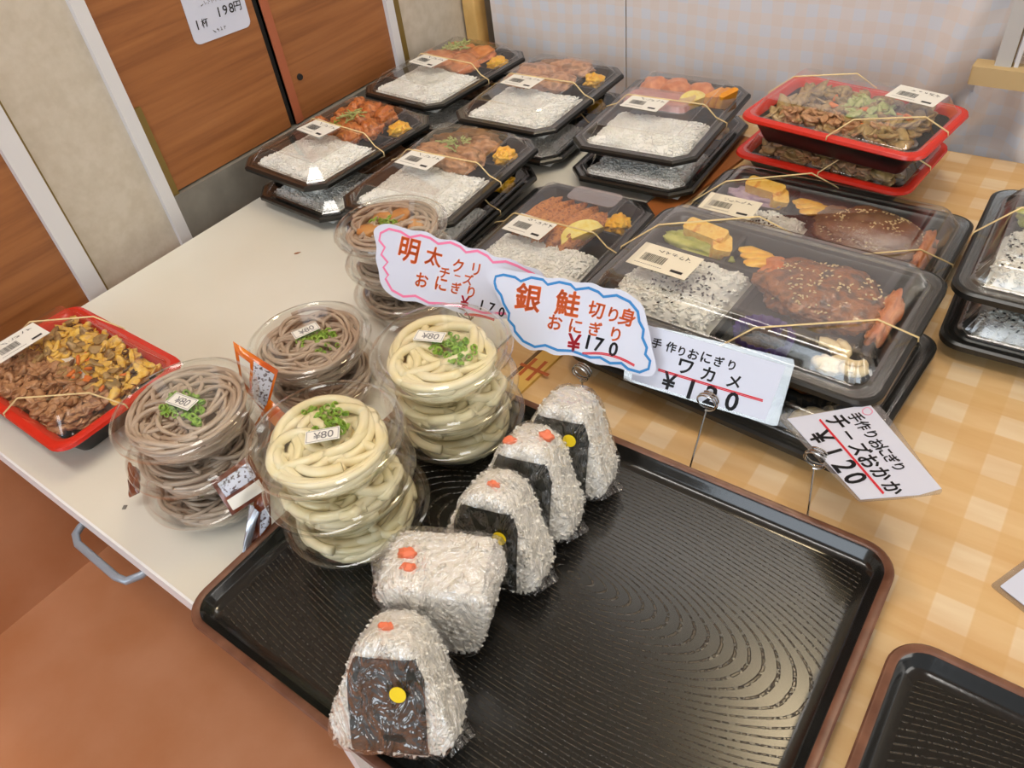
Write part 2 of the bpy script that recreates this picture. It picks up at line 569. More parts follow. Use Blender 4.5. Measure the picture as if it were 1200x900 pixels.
# ------------------------------------------------------------------ the room
struct('floor', MB().box(*W(-2.2, 2.6, -2.6, 1.5, -TZ - 0.04, -TZ)), M['floor'])
struct('ceiling', MB().box(*W(-1.1, 2.6, -1.2, 1.5, 1.70, 1.76)), M['ceiling'])
struct('wall_left', MB().box(*W(-1.06, -0.93, -2.6, 1.5, -TZ, 1.70)), M['wallpaper'])
struct('wall_back', MB().box(*W(-1.06, 2.6, 1.36, 1.5, -TZ, 1.70)), M['wallpaper'])
# pilaster clad in mottled paper between the wood doors
struct('wall_pilaster', MB().box(*W(-0.93, -0.90, 0.296, 0.414, -TZ, 1.70)), M['wallpaper'])
struct('wall_corner', MB().box(*W(-0.93, -0.90, 0.886, 1.36, -TZ, 1.70)), M['wallpaper'])
struct('trim_1', MB().box(*W(-0.93, -0.893, 0.276, 0.298, -TZ, 1.70)), M['white_trim'])
struct('trim_2', MB().box(*W(-0.93, -0.896, 0.298, 0.301, -TZ, 1.70)), M['olive_strip'])
struct('trim_3', MB().box(*W(-0.93, -0.893, 0.411, 0.427, -TZ, 1.70)), M['white_trim'])
struct('trim_4', MB().box(*W(-0.93, -0.896, 0.427, 0.437, -TZ, 0.155)), M['olive_strip'])
struct('trim_5', MB().box(*W(-0.93, -0.893, 0.857, 0.872, -TZ, 1.70)), M['white_trim'])
struct('trim_6', MB().box(*W(-0.93, -0.896, 0.872, 0.886, -TZ, 1.70)), M['olive_strip'])
d1 = struct('door_1', MB().box(*W(-0.93, -0.900, 0.427, 0.634, 0.044, 1.40)), M['wood_panel'])
d2 = struct('door_2', MB().box(*W(-0.93, -0.900, 0.644, 0.857, 0.044, 1.40)), M['wood_panel'])
MB().box(*W(-0.905, -0.8985, 0.644, 0.657, 0.044, 1.40)).build('door_edge', M['red_brown'], d2, 0)
lk = MB()
lk.lathe([(0.0, 0.003), (0.004, 0.003), (0.0045, 0)], 16, Matrix.Translation((-0.9, 0.672, TZ + 0.10)) @ Matrix.Rotation(math.pi / 2, 4, 'Y'))
lk.build('door_lock', M['dark_strip'], d2)
struct('door_3', MB().box(*W(-0.93, -0.902, -0.60, 0.276, -0.024, 1.40)), M['wood_panel'])
struct('wall_lower', MB().box(*W(-0.93, -0.898, -2.6, 0.276, -TZ, -0.040)), M['floor'])
struct('trim_8', MB().box(*W(-0.93, -0.893, -0.60, 0.276, -0.040, -0.028)), M['wallpaper'])
struct('door_gap_shade', MB().box(*W(-0.93, -0.905, 0.634, 0.644, 0.044, 1.40)), M['dark_strip'])  # open gap between the doors, its shade put in as a near-black strip
struct('baseboard_left', MB().box(*W(-0.93, -0.893, 0.427, 0.872, -TZ, 0.042)), M['grey_base'])

# ------------------------------------------------------------------ assumed ceiling lamps, out of view (mirrored in the trays)
def lamp_mat(name, col, s):
    k = NT(name)
    k.b.inputs['Base Color'].default_value = (0.9, 0.9, 0.9, 1)
    k.b.inputs['Emission Color'].default_value = (*col, 1)
    k.b.inputs['Emission Strength'].default_value = s
    return k.m
def assumed_ceiling_lamp(x, y, sx, sy, rz, col, s, label):
    t = thing('assumed_ceiling_lamp', label, 'lamp', (x, y, 1.64), rz)
    MB().box((0, 0, 0.04), (sx + 0.03, sy + 0.03, 0.035)).build('housing', M['white_trim'], t, 0)
    MB().box((0, 0, 0.016), (sx, sy, 0.016)).build('diffuser', lamp_mat('lamp_diffuser', col, s), t, 0)
assumed_ceiling_lamp(-0.26, 0.86, 0.22, 0.16, -20, (1.0, 0.80, 0.50), 42, 'assumed small warm ceiling lamp above the tables')
assumed_ceiling_lamp(-0.45, 1.16, 0.75, 0.12, 11, (1.0, 0.97, 0.92), 8, 'assumed long white ceiling lamp near the back wall')
assumed_ceiling_lamp(-0.30, -0.10, 1.1, 0.22, 0, (1.0, 0.96, 0.90), 14, 'assumed long white ceiling lamp over the front edge of the tables')

# ------------------------------------------------------------------ notice on the wood door
def notice():
    t = thing('price_notice', 'white laminated price notice on the wood door, reading 1 cup 198 yen', 'notice', (-0.8995, 0.577, 0.187))
    # local: y to the right along the door, z up
    T = Matrix(((0, 0, 1, 0), (1, 0, 0, 0), (0, 1, 0, 0), (0, 0, 0, 1))) @ Matrix.Rotation(math.radians(-3), 4, 'Z')
    MB().loft([rrect(0.086, 0.15, 0.008, 0.0, 5, 0.002, 0.075), rrect(0.086, 0.15, 0.008, 0.0008, 5, 0.002, 0.075)], mtx=T).build('sheet', M['card_white'], t, 0)
    g, e = MB(), MB()
    for txt, x, y, sz, adv in (('1杯', -0.025, 0.021, 0.0115, .95), ('198円', 0.018, 0.027, 0.0122, .78), ('も', -0.030, 0.062, 0.013, 1), ('り', -0.003, 0.066, 0.012, 1)):
        for i, ch in enumerate(txt):
            q = MB()
            write(q, ch, x + (i - (len(txt) - 1) / 2) * sz * adv, y, sz, -3, 0.0012)
            MB().add(q.v, q.f, T).build('character', M['print_black'], t, 0)
    rnd = random.Random(4)
    for row, (x0, x1, y) in enumerate(((-0.010, 0.028, 0.052), (-0.018, 0.028, 0.041), (-0.012, 0.004, 0.009))):
        x = x0
        while x < x1:
            h = 0.005
            for q in range(3):
                g.ribbon([(x + rnd.uniform(0, .003), y + rnd.uniform(-h, h) / 2), (x + rnd.uniform(.001, .004), y + rnd.uniform(-h, h) / 2)], 0.0007, 0.0012)
            x += 0.0052
    e.ribbon([(-0.036, 0.068), (-0.033, 0.073), (-0.028, 0.071)], 0.003, 0.0011)
    for mb, n, m, kd in ((g, 'small_print', 'print_grey', 'stuff'), (e, 'green_mark', 'print_green', None)):
        q = MB().add(mb.v, mb.f, T)
        q.build(n, M[m], t, 0, kd)
notice()

# ------------------------------------------------------------------ tables
wt = thing('folding_table', 'white laminate folding table with a grey pull loop under its front edge', 'table', (-0.6245, 0.53, -TZ))
MB().box((0, 0, TZ - 0.011), (0.473, 0.90, 0.022)).build('table_top', M['laminate'], wt, 0)
MB().box((0, -0.451, TZ - 0.0108), (0.473, 0.002, 0.0222)).build('edge_band', M['laminate_edge'], wt, 0)
for sx in (-1, 1):
    for sy in (-1, 1):
        MB().tube([(sx * 0.17, 0.15 + sy * 0.22, 0), (sx * 0.17, 0.15 + sy * 0.22, TZ - 0.022)], 0.012, 10).build('leg', M['grey_metal'], wt)
hp = []
for (x, y, z) in ((-0.594, 0.10, -0.026), (-0.592, 0.076, -0.026), (-0.588, 0.069, -0.026), (-0.577, 0.0645, -0.026), (-0.516, 0.0635, -0.026), (-0.505, 0.066, -0.026), (-0.499, 0.076, -0.026), (-0.497, 0.10, -0.026)):
    hp.append((x + 0.6245, y - 0.53, z + TZ))
MB().tube(hp, 0.0034, 10).build('pull_handle', M['grey_metal'], wt)

rt = thing('cabinet_table', 'white cabinet table carrying the wood print tablecloth', 'table', (0.12, 0.53, -TZ))
MB().box((0, 0.0, TZ - 0.0118), (1.01, 0.902, 0.0212)).build('table_top', M['laminate'], rt, 0)
MB().box((0.04, 0, TZ / 2 - 0.0112), (0.90, 0.88, TZ - 0.0224)).build('cabinet_body', M['laminate'], rt, 0)
MB().box((-0.416, 0.0, TZ / 2 - 0.0112), (0.012, 0.896, TZ - 0.0224)).build('side_panel', M['laminate_edge'], rt, 0)
cl = MB()
rg = [rrect(1.012, 0.906, 0.003, z, 2) for z in (-0.0012, 0.0)]
cl.loft(rg)
tag(cl.build('tablecloth', M['vinyl'], None, 0, None, (0.12, 0.53, TZ)), 'tan wood print vinyl tablecloth with pale gingham checks', 'tablecloth')

bd_ = MB().box((0, 0, 0.002), (0.034, 0.24, 0.004))
tag(bd_.build('board', M['board'], None, 0, None, (-0.355, 0.80, TZ)), 'narrow orange brown board lying between the bento stacks', 'board').rotation_euler = (0, 0, math.radians(-8))
ct = thing('printed_carton', 'flat yellow carton strip with a rust coloured katakana character', 'carton', (-0.337, 0.416, 0), -4)
MB().box((0, 0, 0.0015), (0.019, 0.10, 0.003)).build('strip', M['carton'], ct, 0)
MB().box((-0.0125, 0, 0.001), (0.0035, 0.10, 0.002)).build('brown_edge', M['dark_clutter'], ct, 0)
q = MB()
write(q, 'キ', 0.001, -0.002, 0.036, 82, 0.0033)
q.build('lettering', M['carton_ink'], ct, 0)

# ------------------------------------------------------------------ hanging gingham cloths at the back
def curtain(x0, x1, label, seed, folds):
    nx, nz = 150, 50
    mb = MB()
    vs, fs = [], []
    for k in range(nz + 1):
        z = -0.20 + 1.0 * k / nz
        for i in range(nx + 1):
            x = x0 + (x1 - x0) * i / nx
            y = 1.036 + 0.006 * noise.noise(Vector((x * 5 + seed, z * 3, 0)))
            for (fx, slope, w, d) in folds:
                u = (x - fx - slope * z) / w
                y += d * math.exp(-u * u)
            vs.append((x, y, TZ + z))
    n = nx + 1
    for k in range(nz):
        for i in range(nx):
            fs.append((k * n + i, k * n + i + 1, (k + 1) * n + i + 1, (k + 1) * n + i))
    o = len(vs)
    vs += [(x, y + 0.0015, z) for x, y, z in vs]
    fs += [tuple(reversed([j + o for j in f])) for f in fs]
    for k in range(nz):
        for e in (0, nx):
            a, b = k * n + e, (k + 1) * n + e
            fs.append((a, b, b + o, a + o))
    mb.add(vs, fs)
    tag(mb.build('hanging_cloth', M['curtain'], None, 80), label, 'cloth')
curtain(-0.842, -0.5925, 'pale gingham cloth hanging left of the dark seam', 1.0, [(-0.80, 0.15, 0.02, -0.004)])
curtain(-0.5905, 0.60, 'wide pale gingham cloth hanging right of the dark seam', 5.0, [(-0.185, 0.34, 0.016, -0.018), (-0.150, 0.55, 0.012, 0.034), (-0.120, 0.75, 0.012, -0.012), (-0.050, -0.15, 0.016, -0.022), (-0.020, -0.2, 0.012, 0.026), (0.10, 0.2, 0.03, -0.02)])

pt = thing('wooden_post', 'pale oak upright post beside the hanging cloth', 'post', (-0.884, 1.045, -TZ))
MB().loft([rrect(0.026, 0.030, 0.003, z, 3) for z in (0, 1.5)]).build('shaft', M['oak'], pt, 40)
MB().box((0.01, 0, 0.01), (0.044, 0.05, 0.02)).build('foot', M['oak'], pt, 0)
dc = MB()
for i in range(7):
    dc.blob((-0.840 + 0.008 * (i % 3), 1.095 + 0.006 * i, TZ + 0.02 + 0.028 * i), (0.022, 0.022, 0.022), i, 0.3, sub=2)
dc.box(*W(-0.862, -0.81, 1.09, 1.15, -TZ, 0.02))
tag(dc.build('brown_bundle', M['dark_clutter']), 'dark brown bundle glimpsed behind the left edge of the hanging cloth', 'bundle')

# framed rail fixed at the top right
fr = thing('display_frame', 'beige wooden ledge with a grey upright rail at the upper right', 'frame', (0.02, 0.982, 0.085), -1)
MB().loft([rrect(0.28, 0.024, 0.002, z, 2) for z in (0.0, 0.020)]).build('ledge', M['beige_wood'], fr, 0)
MB().box((-0.112, 0.002, 0.27), (0.016, 0.010, 0.50)).build('rail', M['rail'], fr, 0)
MB().box((-0.0995, 0.002, 0.27), (0.004, 0.006, 0.50)).build('rail_lip', M['white_trim'], fr, 0)
MB().box((-0.105, 0.002, 0.27), (0.0035, 0.004, 0.50)).build('rail_groove', M['olive_strip'], fr, 0)
pn = MB().box((0.02, 0.004, 0.27), (0.235, 0.002, 0.50))
pn.build('pane', M['laminate_pouch'], fr, 0)

# ------------------------------------------------------------------ lacquer trays
def tray(x, y, w, h, label, group):
    t = thing('serving_tray', label, 'tray', (x, y, 0), 0.4, group)
    R = 0.024
    rr = lambda d, z: rrect(w - 2 * d, h - 2 * d, max(R - d, 0.006), z, 8)
    MB().loft([rr(0.013, 0.0), rr(0.006, 0.004), rr(0.0005, 0.0145)], cap1=False).build('underside', M['tray_black'], t)
    MB().loft([rr(0.0005, 0.0145), rr(0.0, 0.0155), rr(0.0012, 0.0166), rr(0.0048, 0.0166), rr(0.0062, 0.0155)], False, False).build('rim', M['tray_rim'], t)
    MB().loft([rr(0.0062, 0.0155), rr(0.0085, 0.0135), rr(0.0105, 0.0085), rr(0.0135, 0.0062), rr(0.0185, 0.0053)], False, False).build('inner_wall', M['tray_black'], t)
    MB().loft([rr(0.0185, 0.0053), rr(0.0190, 0.0052)], False, True).build('base', M['tray_wood'], t)
tray(-0.2033, 0.2175, 0.407, 0.302, 'large black wood grain tray holding the rice balls and udon cups', 'black lacquer trays')
tray(0.216, 0.163, 0.407, 0.302, 'empty black wood grain tray cut off at the lower right corner', 'black lacquer trays')

# ------------------------------------------------------------------ food building blocks
RICE = {}
def rice_mesh(w, h, z, seed, mat='rice'):
    """a packed bed of rice w x h with loose grains on its surface, centred on the origin"""
    key = (round(w, 3), round(h, 3), round(z, 4), seed)
    if key in RICE:
        return RICE[key]
    rnd = random.Random(seed)
    mb = MB()
    n, m = 26, 22
    off = Vector((seed * 3.1, seed * 1.7, 0))
    def hz(x, y):
        ex = max(0.0, 1 - (abs(x) / (w / 2 * (0.95 + .10 * noise.noise(Vector((y * 45, 3, seed)))))) ** 5)
        ey = max(0.0, 1 - (abs(y) / (h / 2 * (0.95 + .12 * noise.noise(Vector((x * 45, 8, seed)))))) ** 5)
        e = min(ex, ey) ** 0.5
        return z * (0.10 + 0.90 * e) + e * 0.0025 * noise.noise(Vector((x * 70, y * 70, 0)) + off) + e * 0.0025 * noise.noise(Vector((x * 24, y * 24, 5)) + off)
    vs = []
    for j in range(m + 1):
        for i in range(n + 1):
            x, y = -w / 2 + w * i / n, -h / 2 + h * j / m
            vs.append((x, y, hz(x, y)))
    fs = [(j * (n + 1) + i, j * (n + 1) + i + 1, (j + 1) * (n + 1) + i + 1, (j + 1) * (n + 1) + i) for j in range(m) for i in range(n)]
    mb.add(vs, fs)
    count = int(w * h * 95000)
    g = [(0, 0, -1), (0.45, 0, -.55), (-.22, .39, -.55), (-.22, -.39, -.55), (.42, 0, .55), (-.21, .36, .55), (-.21, -.36, .55), (0, 0, 1)]
    gf = [(0, 2, 1), (0, 3, 2), (0, 1, 3), (1, 2, 5, 4), (2, 3, 6, 5), (3, 1, 4, 6), (4, 5, 7), (5, 6, 7), (6, 4, 7)]
    for _ in range(count):
        x, y = rnd.uniform(-.49, .49) * w, rnd.uniform(-.49, .49) * h
        s = rnd.uniform(0.0024, 0.0031)
        mt = Matrix.Translation((x, y, hz(x, y) + 0.0006)) @ Matrix.Rotation(rnd.uniform(0, 6.28), 4, 'Z') @ Matrix.Rotation(math.pi / 2 + rnd.uniform(-.3, .3), 4, 'X') @ Matrix.Scale(s, 4)
        mb.add(g, gf, mt)
    RICE[key] = mb.mesh('rice', M[mat], 180)
    RICE[key]['hz'] = 1
    return RICE[key]

def rice(root, x0, x1, y0, y1, z, seed, zb=0.004):
    return put('rice', rice_mesh(x1 - x0, y1 - y0, z, seed), root, 'stuff', ((x0 + x1) / 2, (y0 + y1) / 2, zb))

def piece(root, name, c, rad, mat, seed, amp=0.22, freq=1.7, rot=0.0, sub=3, flat=None, label=None, fine=0.05):
    return MB().blob(c, rad, seed, amp, freq, sub, math.radians(rot), flat, fine).build(name, M[mat], root, 180, None, None, None, label)

def bits(root, name, x0, x1, y0, y1, z, n, size, mat, seed, dz=0.004, kind='stuff', label=None):
    """a heap of small chips"""
    rnd = random.Random(seed)
    mb = MB()
    vs, fs = ico(1)
    for i in range(n):
        a = [size * rnd.uniform(.55, 1.2), size * rnd.uniform(.3, .7), size * rnd.uniform(.14, .34)]
        mt = Matrix.Translation((rnd.uniform(x0, x1), rnd.uniform(y0, y1), z + rnd.uniform(-dz, dz))) @ Matrix.Rotation(rnd.uniform(0, 6.28), 4, 'Z') @ Matrix.Rotation(rnd.uniform(-.6, .6), 4, 'X') @ Matrix.Rotation(rnd.uniform(-.6, .6), 4, 'Y')
        o = Vector((rnd.uniform(0, 90), 0, 0))
        pv = []
        for p in vs:
            d = 1 + 0.45 * noise.noise(p * 1.5 + o)
            pv.append((p.x * a[0] * d, p.y * a[1] * d, p.z * a[2] * d + 0.25 * size * (p.x * p.x - .4) * rnd.choice((1, 1))))
        mb.add(pv, fs, mt)
    return mb.build(name, M[mat], root, 180, kind, None, None, label)

def strands(root, name, c, r, n, thick, mat, seed, length=0.02):
    rnd = random.Random(seed)
    mb = MB()
    for i in range(n):
        a, q = rnd.uniform(0, 6.28), r * rnd.random() ** .6
        p = Vector((c[0] + q * math.cos(a), c[1] + q * math.sin(a), c[2] + rnd.uniform(0, .003) + 0.003 * (1 - q / r)))
        h = rnd.uniform(0, 6.28)
        path = []
        for k in range(6):
            h += rnd.uniform(-.7, .7)
            path.append(p.copy())
            p += Vector((math.cos(h), math.sin(h), rnd.uniform(-.25, .25))) * length / 6
        mb.tube(path, thick, 5)
    return mb.build(name, M[mat], root, 180, 'stuff')

def sesame(root, x0, x1, y0, y1, zf, n, mat, seed, name, cluster=False):
    rnd = random.Random(seed)
    mb = MB()
    vs, fs = ico(0)
    for i in range(n):
        if cluster:
            x = min(max(rnd.gauss((x0 + x1) / 2, (x1 - x0) / 5), x0), x1)
            y = min(max(rnd.gauss((y0 + y1) / 2, (y1 - y0) / 5), y0), y1)
        else:
            x, y = rnd.uniform(x0, x1), rnd.uniform(y0, y1)
        z = zf(x, y)
        if z is None:
            continue
        mt = Matrix.Translation((x, y, z)) @ Matrix.Rotation(rnd.uniform(0, 6.28), 4, 'Z')
        mb.add([(p.x * 0.0017, p.y * 0.0009, p.z * 0.0007) for p in vs], fs, mt)
    return mb.build(name, M[mat], root, 180, 'stuff')

LBL = {}
def label_print(w, h, seed):
    """small print and bar code of a price label, flat in its plane"""
    key = (w, h, seed % 3)
    if key in LBL:
        return LBL[key]
    rnd = random.Random(seed % 3)
    mb = MB()
    x = -w * 0.36
    while x < w * 0.02:                       # bar code
        bw = rnd.choice((0.0003, 0.0005, 0.0008))
        mb.add([(x, -h * .22, 0), (x + bw, -h * .22, 0), (x + bw, h * .10, 0), (x, h * .10, 0)], [(0, 1, 2, 3)])
        x += bw + rnd.choice((0.0004, 0.0006))
    x = -w * 0.22
    while x < w * 0.38:                       # a line of brush like marks
        s = h * 0.17
        for k in range(4):
            a = (x + rnd.uniform(0, s), h * .28 + rnd.uniform(-s, s) / 2)
            b = (x + rnd.uniform(0, s), h * .28 + rnd.uniform(-s, s) / 2)
            mb.ribbon([a, b], 0.0006, 0)
        x += s * 1.15
    mb.add([(w * .20, -h * .36, 0), (w * .40, -h * .36, 0), (w * .40, -h * .26, 0), (w * .20, -h * .26, 0)], [(0, 1, 2, 3)])
    x = -w * 0.40
    while x < w * 0.05:
        mb.ribbon([(x, -h * .36), (x + 0.0014, -h * .35)], 0.0007, 0)
        x += 0.0021
    LBL[key] = mb.mesh('print', M['print_black'], 0)
    return LBL[key]

def label(root, x, y, z, rz, w=0.050, h=0.030, seed=0, mat='label', tilt=0.0):
    l = MB().box((0, 0, 0), (w, h, 0.0003)).build('price_label', M[mat], root, 0, None, (x, y, z), (tilt, 0, math.radians(rz)))
    put('print', label_print(w, h, seed), l, None, (0, 0, 0.0003))

# ------------------------------------------------------------------ bento of the first kind: black tray with cut corners
AW, AH, AC = 0.160, 0.222, 0.021
A_PITCH = 0.0358
def octo(d, z):
    return rrect(AW - 2 * d, AH - 2 * d, max(AC - d * 0.6, 0.004), z, 1)
mbA = MB().loft([octo(.024, 0), octo(.013, .0135), octo(.003, .0140), octo(0, .0125), octo(0, .0165), octo(.003, .0182), octo(.0055, .0182), octo(.0065, .0168), octo(.0085, .0168), octo(.0095, .0178), octo(.012, .0178), octo(.0135, .0165), octo(.022, .004)])
# small pickle well in the far right corner
mbA.box((0.030, 0.068, 0.0095), (0.003, 0.056, 0.013)).box((0.046, 0.0385, 0.0095), (0.034, 0.003, 0.013))
A_TRAY = mbA.mesh('tray', M['box_black'], 20)
A_LID = MB().loft([octo(.003, .0186), octo(.0085, .0188), octo(.0105, .0205), octo(.012, .0208), octo(.026, .0335), octo(.0285, .0352), octo(.032, .0356), octo(.034, .0350)], False, True)
for d_, z_ in ((.0285, .0353), (.0115, .0208)):
    A_LID.tube(octo(d_, z_), .0006, 6, True)
for pa, pb in zip(octo(.0125, .0212), octo(.0265, .0338)):
    A_LID.tube([pa, pb], .0005, 5)
A_LID = A_LID.mesh('lid', M['lid'], 20)
bn = MB()
yb = 0.004
bn.tube([(-.0805, yb, .0115), (-.0805, yb, .0170), (-.074, yb, .0195), (-.066, yb, .0225), (-.0535, yb, .0345), (-.050, yb, .0363), (.050, yb, .0363), (.0535, yb, .0345), (.066, yb, .0225), (.074, yb, .0195), (.0805, yb, .0170), (.0805, yb, .0115), (.056, yb, .0003), (-.056, yb, .0003)], 0.0008, 6, True)
A_BAND = bn.mesh('rubber_band', M['band'], 180)

def boxA(x, y, z, rz, lab, fill, seed, group='black bento boxes with cut corners', lbl=True, band=True):
    t = thing('bento_box', lab, 'bento', (x, y, z), rz, group)
    put('tray', A_TRAY, t)
    fill(t, seed)
    put('lid', A_LID, t)
    if lbl:
        label(t, -0.020, -0.012, 0.0358, -4, 0.050, 0.036, seed)
    if band:
        put('rubber_band', A_BAND, t)
    return t

def pickle(t, seed, x=0.046, y=0.066):
    piece(t, 'pickle', (x, y, .013), (.013, .015, .009), 'pickle', seed, .5, 2.2, fine=0.15)
    piece(t, 'pickle', (x + .003, y - .006, .017), (.009, .008, .006), 'pickle', seed + 9, .5, 2.2, fine=0.15)

def fill_plain(t, seed):
    rice(t, -.065, .065, -.097, 0.008, .016, seed % 3)
    piece(t, 'meat', (-.012, .045, .014), (.046, .042, .012), 'pork', seed)
    pickle(t, seed)

def fill_karaage(t, seed):
    rice(t, -.065, .065, -.097, 0.010, .017, seed % 3)
    for i, (x, y, r) in enumerate(((-.046, .014, .015), (-.024, .024, .017), (.004, .020, .016), (.018, .040, .015), (-.010, .050, .018), (-.038, .052, .016), (-.020, .078, .017), (.008, .076, .015), (-.044, .080, .014))):
        piece(t, 'fried_chicken', (x * 1.12 - .002, y * 1.05, .018), (r * 1.12, r, .0125), 'karaage', seed + i, .35, 1.9, i * 40, fine=.12)
    strands(t, 'leek', (-.016, .044, .0285), .013, 26, .0011, 'herb', seed, .016)
    strands(t, 'leek', (-.018, .012, .028), .007, 9, .0011, 'green', seed + 3, .010)
    pickle(t, seed)

def fill_orange(t, seed):
    rice(t, -.065, .065, -.097, 0.010, .017, seed % 3)
    for i, (x, y, rx, ry) in enumerate(((-.030, .030, .030, .020), (.008, .034, .022, .024), (-.028, .066, .028, .018), (.010, .072, .020, .020))):
        piece(t, 'fried_chicken', (x * 1.12 - .002, y, .018), (rx * 1.12, ry * 1.12, .0125), 'fry_orange', seed + i, .3, 1.8, i * 25, fine=.1)
    strands(t, 'leek', (-.026, .062, .029), .017, 34, .0012, 'herb', seed, .016)
    pickle(t, seed)

def fill_pork(t, seed):
    rice(t, -.065, .065, -.097, 0.010, .017, seed % 3)
    for i, (x, y, rx, ry, r) in enumerate(((-.036, .020, .026, .013, 16), (.004, .018, .028, .013, -8), (-.034, .042, .030, .014, 8), (.012, .040, .024, .015, -16), (-.030, .066, .032, .014, 12), (.012, .064, .022, .015, 24), (-.010, .086, .036, .012, 2))):
        piece(t, 'pork_slice', (x, y, .018 + .002 * (i % 2)), (rx, ry, .011), 'pork_dark' if i in (4, 6) else 'pork', seed + i, .38, 1.9, r, fine=.16)
    strands(t, 'leek', (-.012, .046, .0285), .018, 34, .0009, 'herb', seed, .010)
    pickle(t, seed)

def fill_ginger(t, seed):
    rice(t, -.065, .065, -.097, 0.010, .017, seed % 3)
    for i, (x, y, rx, ry, r) in enumerate(((-.026, .024, .034, .018, 4), (.008, .036, .020, .022, -16), (-.030, .056, .028, .020, 14), (.004, .076, .030, .018, 6))):
        piece(t, 'pork_slice', (x * 1.15 - .002, y, .018 + .0012 * i), (rx * 1.15, ry * 1.1, .010), 'pork', seed + i, .3, 1.6, r, fine=.12)
    piece(t, 'pork_slice', (-.028, .080, .021), (.024, .012, .008), 'pork_dark', seed + 9, .3, 1.6, 10, fine=.12)
    pickle(t, seed)

def wedge(t, name, c, L, r, rot, lean):
    """lemon wedge: flesh and peel"""
    n = 12
    def ring(s, k):
        a = math.pi * s
        return a
    fl, pe = MB(), MB()
    rows = []
    for i in range(n + 1):
        u = -1 + 2 * i / n
        w = (1 - u * u) ** .5
        x = u * L / 2
        rows.append((x, w * r))
    A, B, Cc = [], [], []
    for x, w in rows:
        A.append(Vector((x, 0, w * 1.25)))
        B.append(Vector((x, -w * .62, 0)))
        Cc.append(Vector((x, w * .62, 0)))
    m = len(rows)
    fl.add(A + B + Cc, [(i, i + 1, m + i + 1, m + i) for i in range(m - 1)] + [(2 * m + i, 2 * m + i + 1, i + 1, i) for i in range(m - 1)])
    D = [Vector((p.x * 1.04, 0, -abs(b.y) * .55)) for p, b in zip(A, B)]
    B2 = [Vector((b.x * 1.04, b.y * 1.08, 0.0004)) for b in B]
    C2 = [Vector((b.x * 1.04, b.y * 1.08, 0.0004)) for b in Cc]
    pe.add(B2 + D + C2, [(i, i + 1, m + i + 1, m + i) for i in range(m - 1)] + [(m + i, m + i + 1, 2 * m + i + 1, 2 * m + i) for i in range(m - 1)])
    rt_ = (math.radians(lean), 0, math.radians(rot))
    o = fl.build(name, M['lemon'], t, 60, None, c, rt_)
    pe.build('peel', M['lemon_peel'], o, 60)
    return o

def fill_lemon(t, seed):
    rice(t, -.065, .065, -.097, 0.000, .017, seed % 3)
    for i, (x, r) in enumerate(((-.044, .018), (-.012, .020), (.020, .017))):
        piece(t, 'fried_piece', (x, .072, .019), (r, .020, .012), 'fry_orange', seed + i, .25, 1.8, i * 30, fine=.1)
    MB().loft([rrect(.088, .040, .010, .020, 4, -.018, .025), rrect(.082, .034, .009, .0275, 4, -.018, .025)], True, True).build('roe_tray', M['pink_sauce'], t, 40, None, None, None, 'pale pink film covered side dish')
    MB().loft([rrect(.096, .048, .012, .022, 4, -.018, .022), rrect(.092, .044, .011, .0295, 4, -.018, .022)], False, True).build('film_cover', M['pink_sheet'], t, 40)
    wedge(t, 'lemon_wedge', (.026, .036, .020), .050, .0145, 66, -48)
    for i in range(3):
        MB().loft([rrect(.009, .034, .004, .010, 4), rrect(.008, .033, .004, .026 + .002 * i, 4)]).build('squash_slice', M['squash'], t, 40, None, (.044 + .009 * i - .006, .062 - .002 * i, .002), (0, .22, -.35))

def fill_katsu(t, seed):
    rice(t, -.065, .065, -.097, -0.002, .017, seed % 3)
    for i in range(5):
        piece(t, 'cutlet_slice', (-.042 + .0165 * i, .034 - .002 * i, .016), (.0105, .050 - .003 * abs(i - 2), .0125), 'katsu', seed + i, .18, 2.4, -7, fine=.10)
    wedge(t, 'lemon_wedge', (.030, .016, .0195), .056, .0145, 62, -48)
    MB().loft([rrect(.062, .030, .008, .0308, 4, .010, .078), rrect(.062, .030, .008, .0314, 4, .010, .078)]).build('paper_slip', M['pink_sheet'], t, 40)
    pickle(t, seed, .047, .062)

# lower boxes of the stacks first, then the ones on top
boxA(-.766, .613, 0, -3, 'lower rice bento under the chili chicken bento, nearest the white table corner', fill_plain, 2, lbl=False, band=False)
boxA(-.783, .617, A_PITCH, -3, 'bento of rice and chili fried chicken topped with leek, front left of the stacks', fill_karaage, 12)
boxA(-.600, .603, 0, 4, 'lower rice bento under the grilled pork bento behind the noodle cups', fill_plain, 4, lbl=False)
boxA(-.597, .607, A_PITCH, 4, 'bento of rice and grilled pork slices with yellow pickle, behind the far noodle cup', fill_pork, 21)
boxA(-.790, .851, 0, -2, 'lower bento of the stack in the far left corner of the table', fill_plain, 6, lbl=False, band=False)
boxA(-.793, .853, A_PITCH, -3, 'bento of rice and orange fried chicken with pale leek, in the far left corner', fill_orange, 33)
boxA(-.608, .838, 0, 3, 'lower bento under the soy pork bento in the back row', fill_plain, 8, lbl=False)
boxA(-.614, .842, A_PITCH, 2, 'bento of rice and soy pork slices, middle of the back row', fill_ginger, 42)
boxA(-.424, .832, 0, 3, 'lower rice bento under the lemon bento in the back row', fill_plain, 10, lbl=False, band=False)
boxA(-.427, .840, A_PITCH, 4, 'bento of rice, fried pieces, lemon wedge and yellow squash, right of the back row', fill_lemon, 51)
boxA(-.430, .588, 0, 2, 'bento of breaded cutlet with a large lemon wedge, behind the cloud shaped signs', fill_katsu, 61)

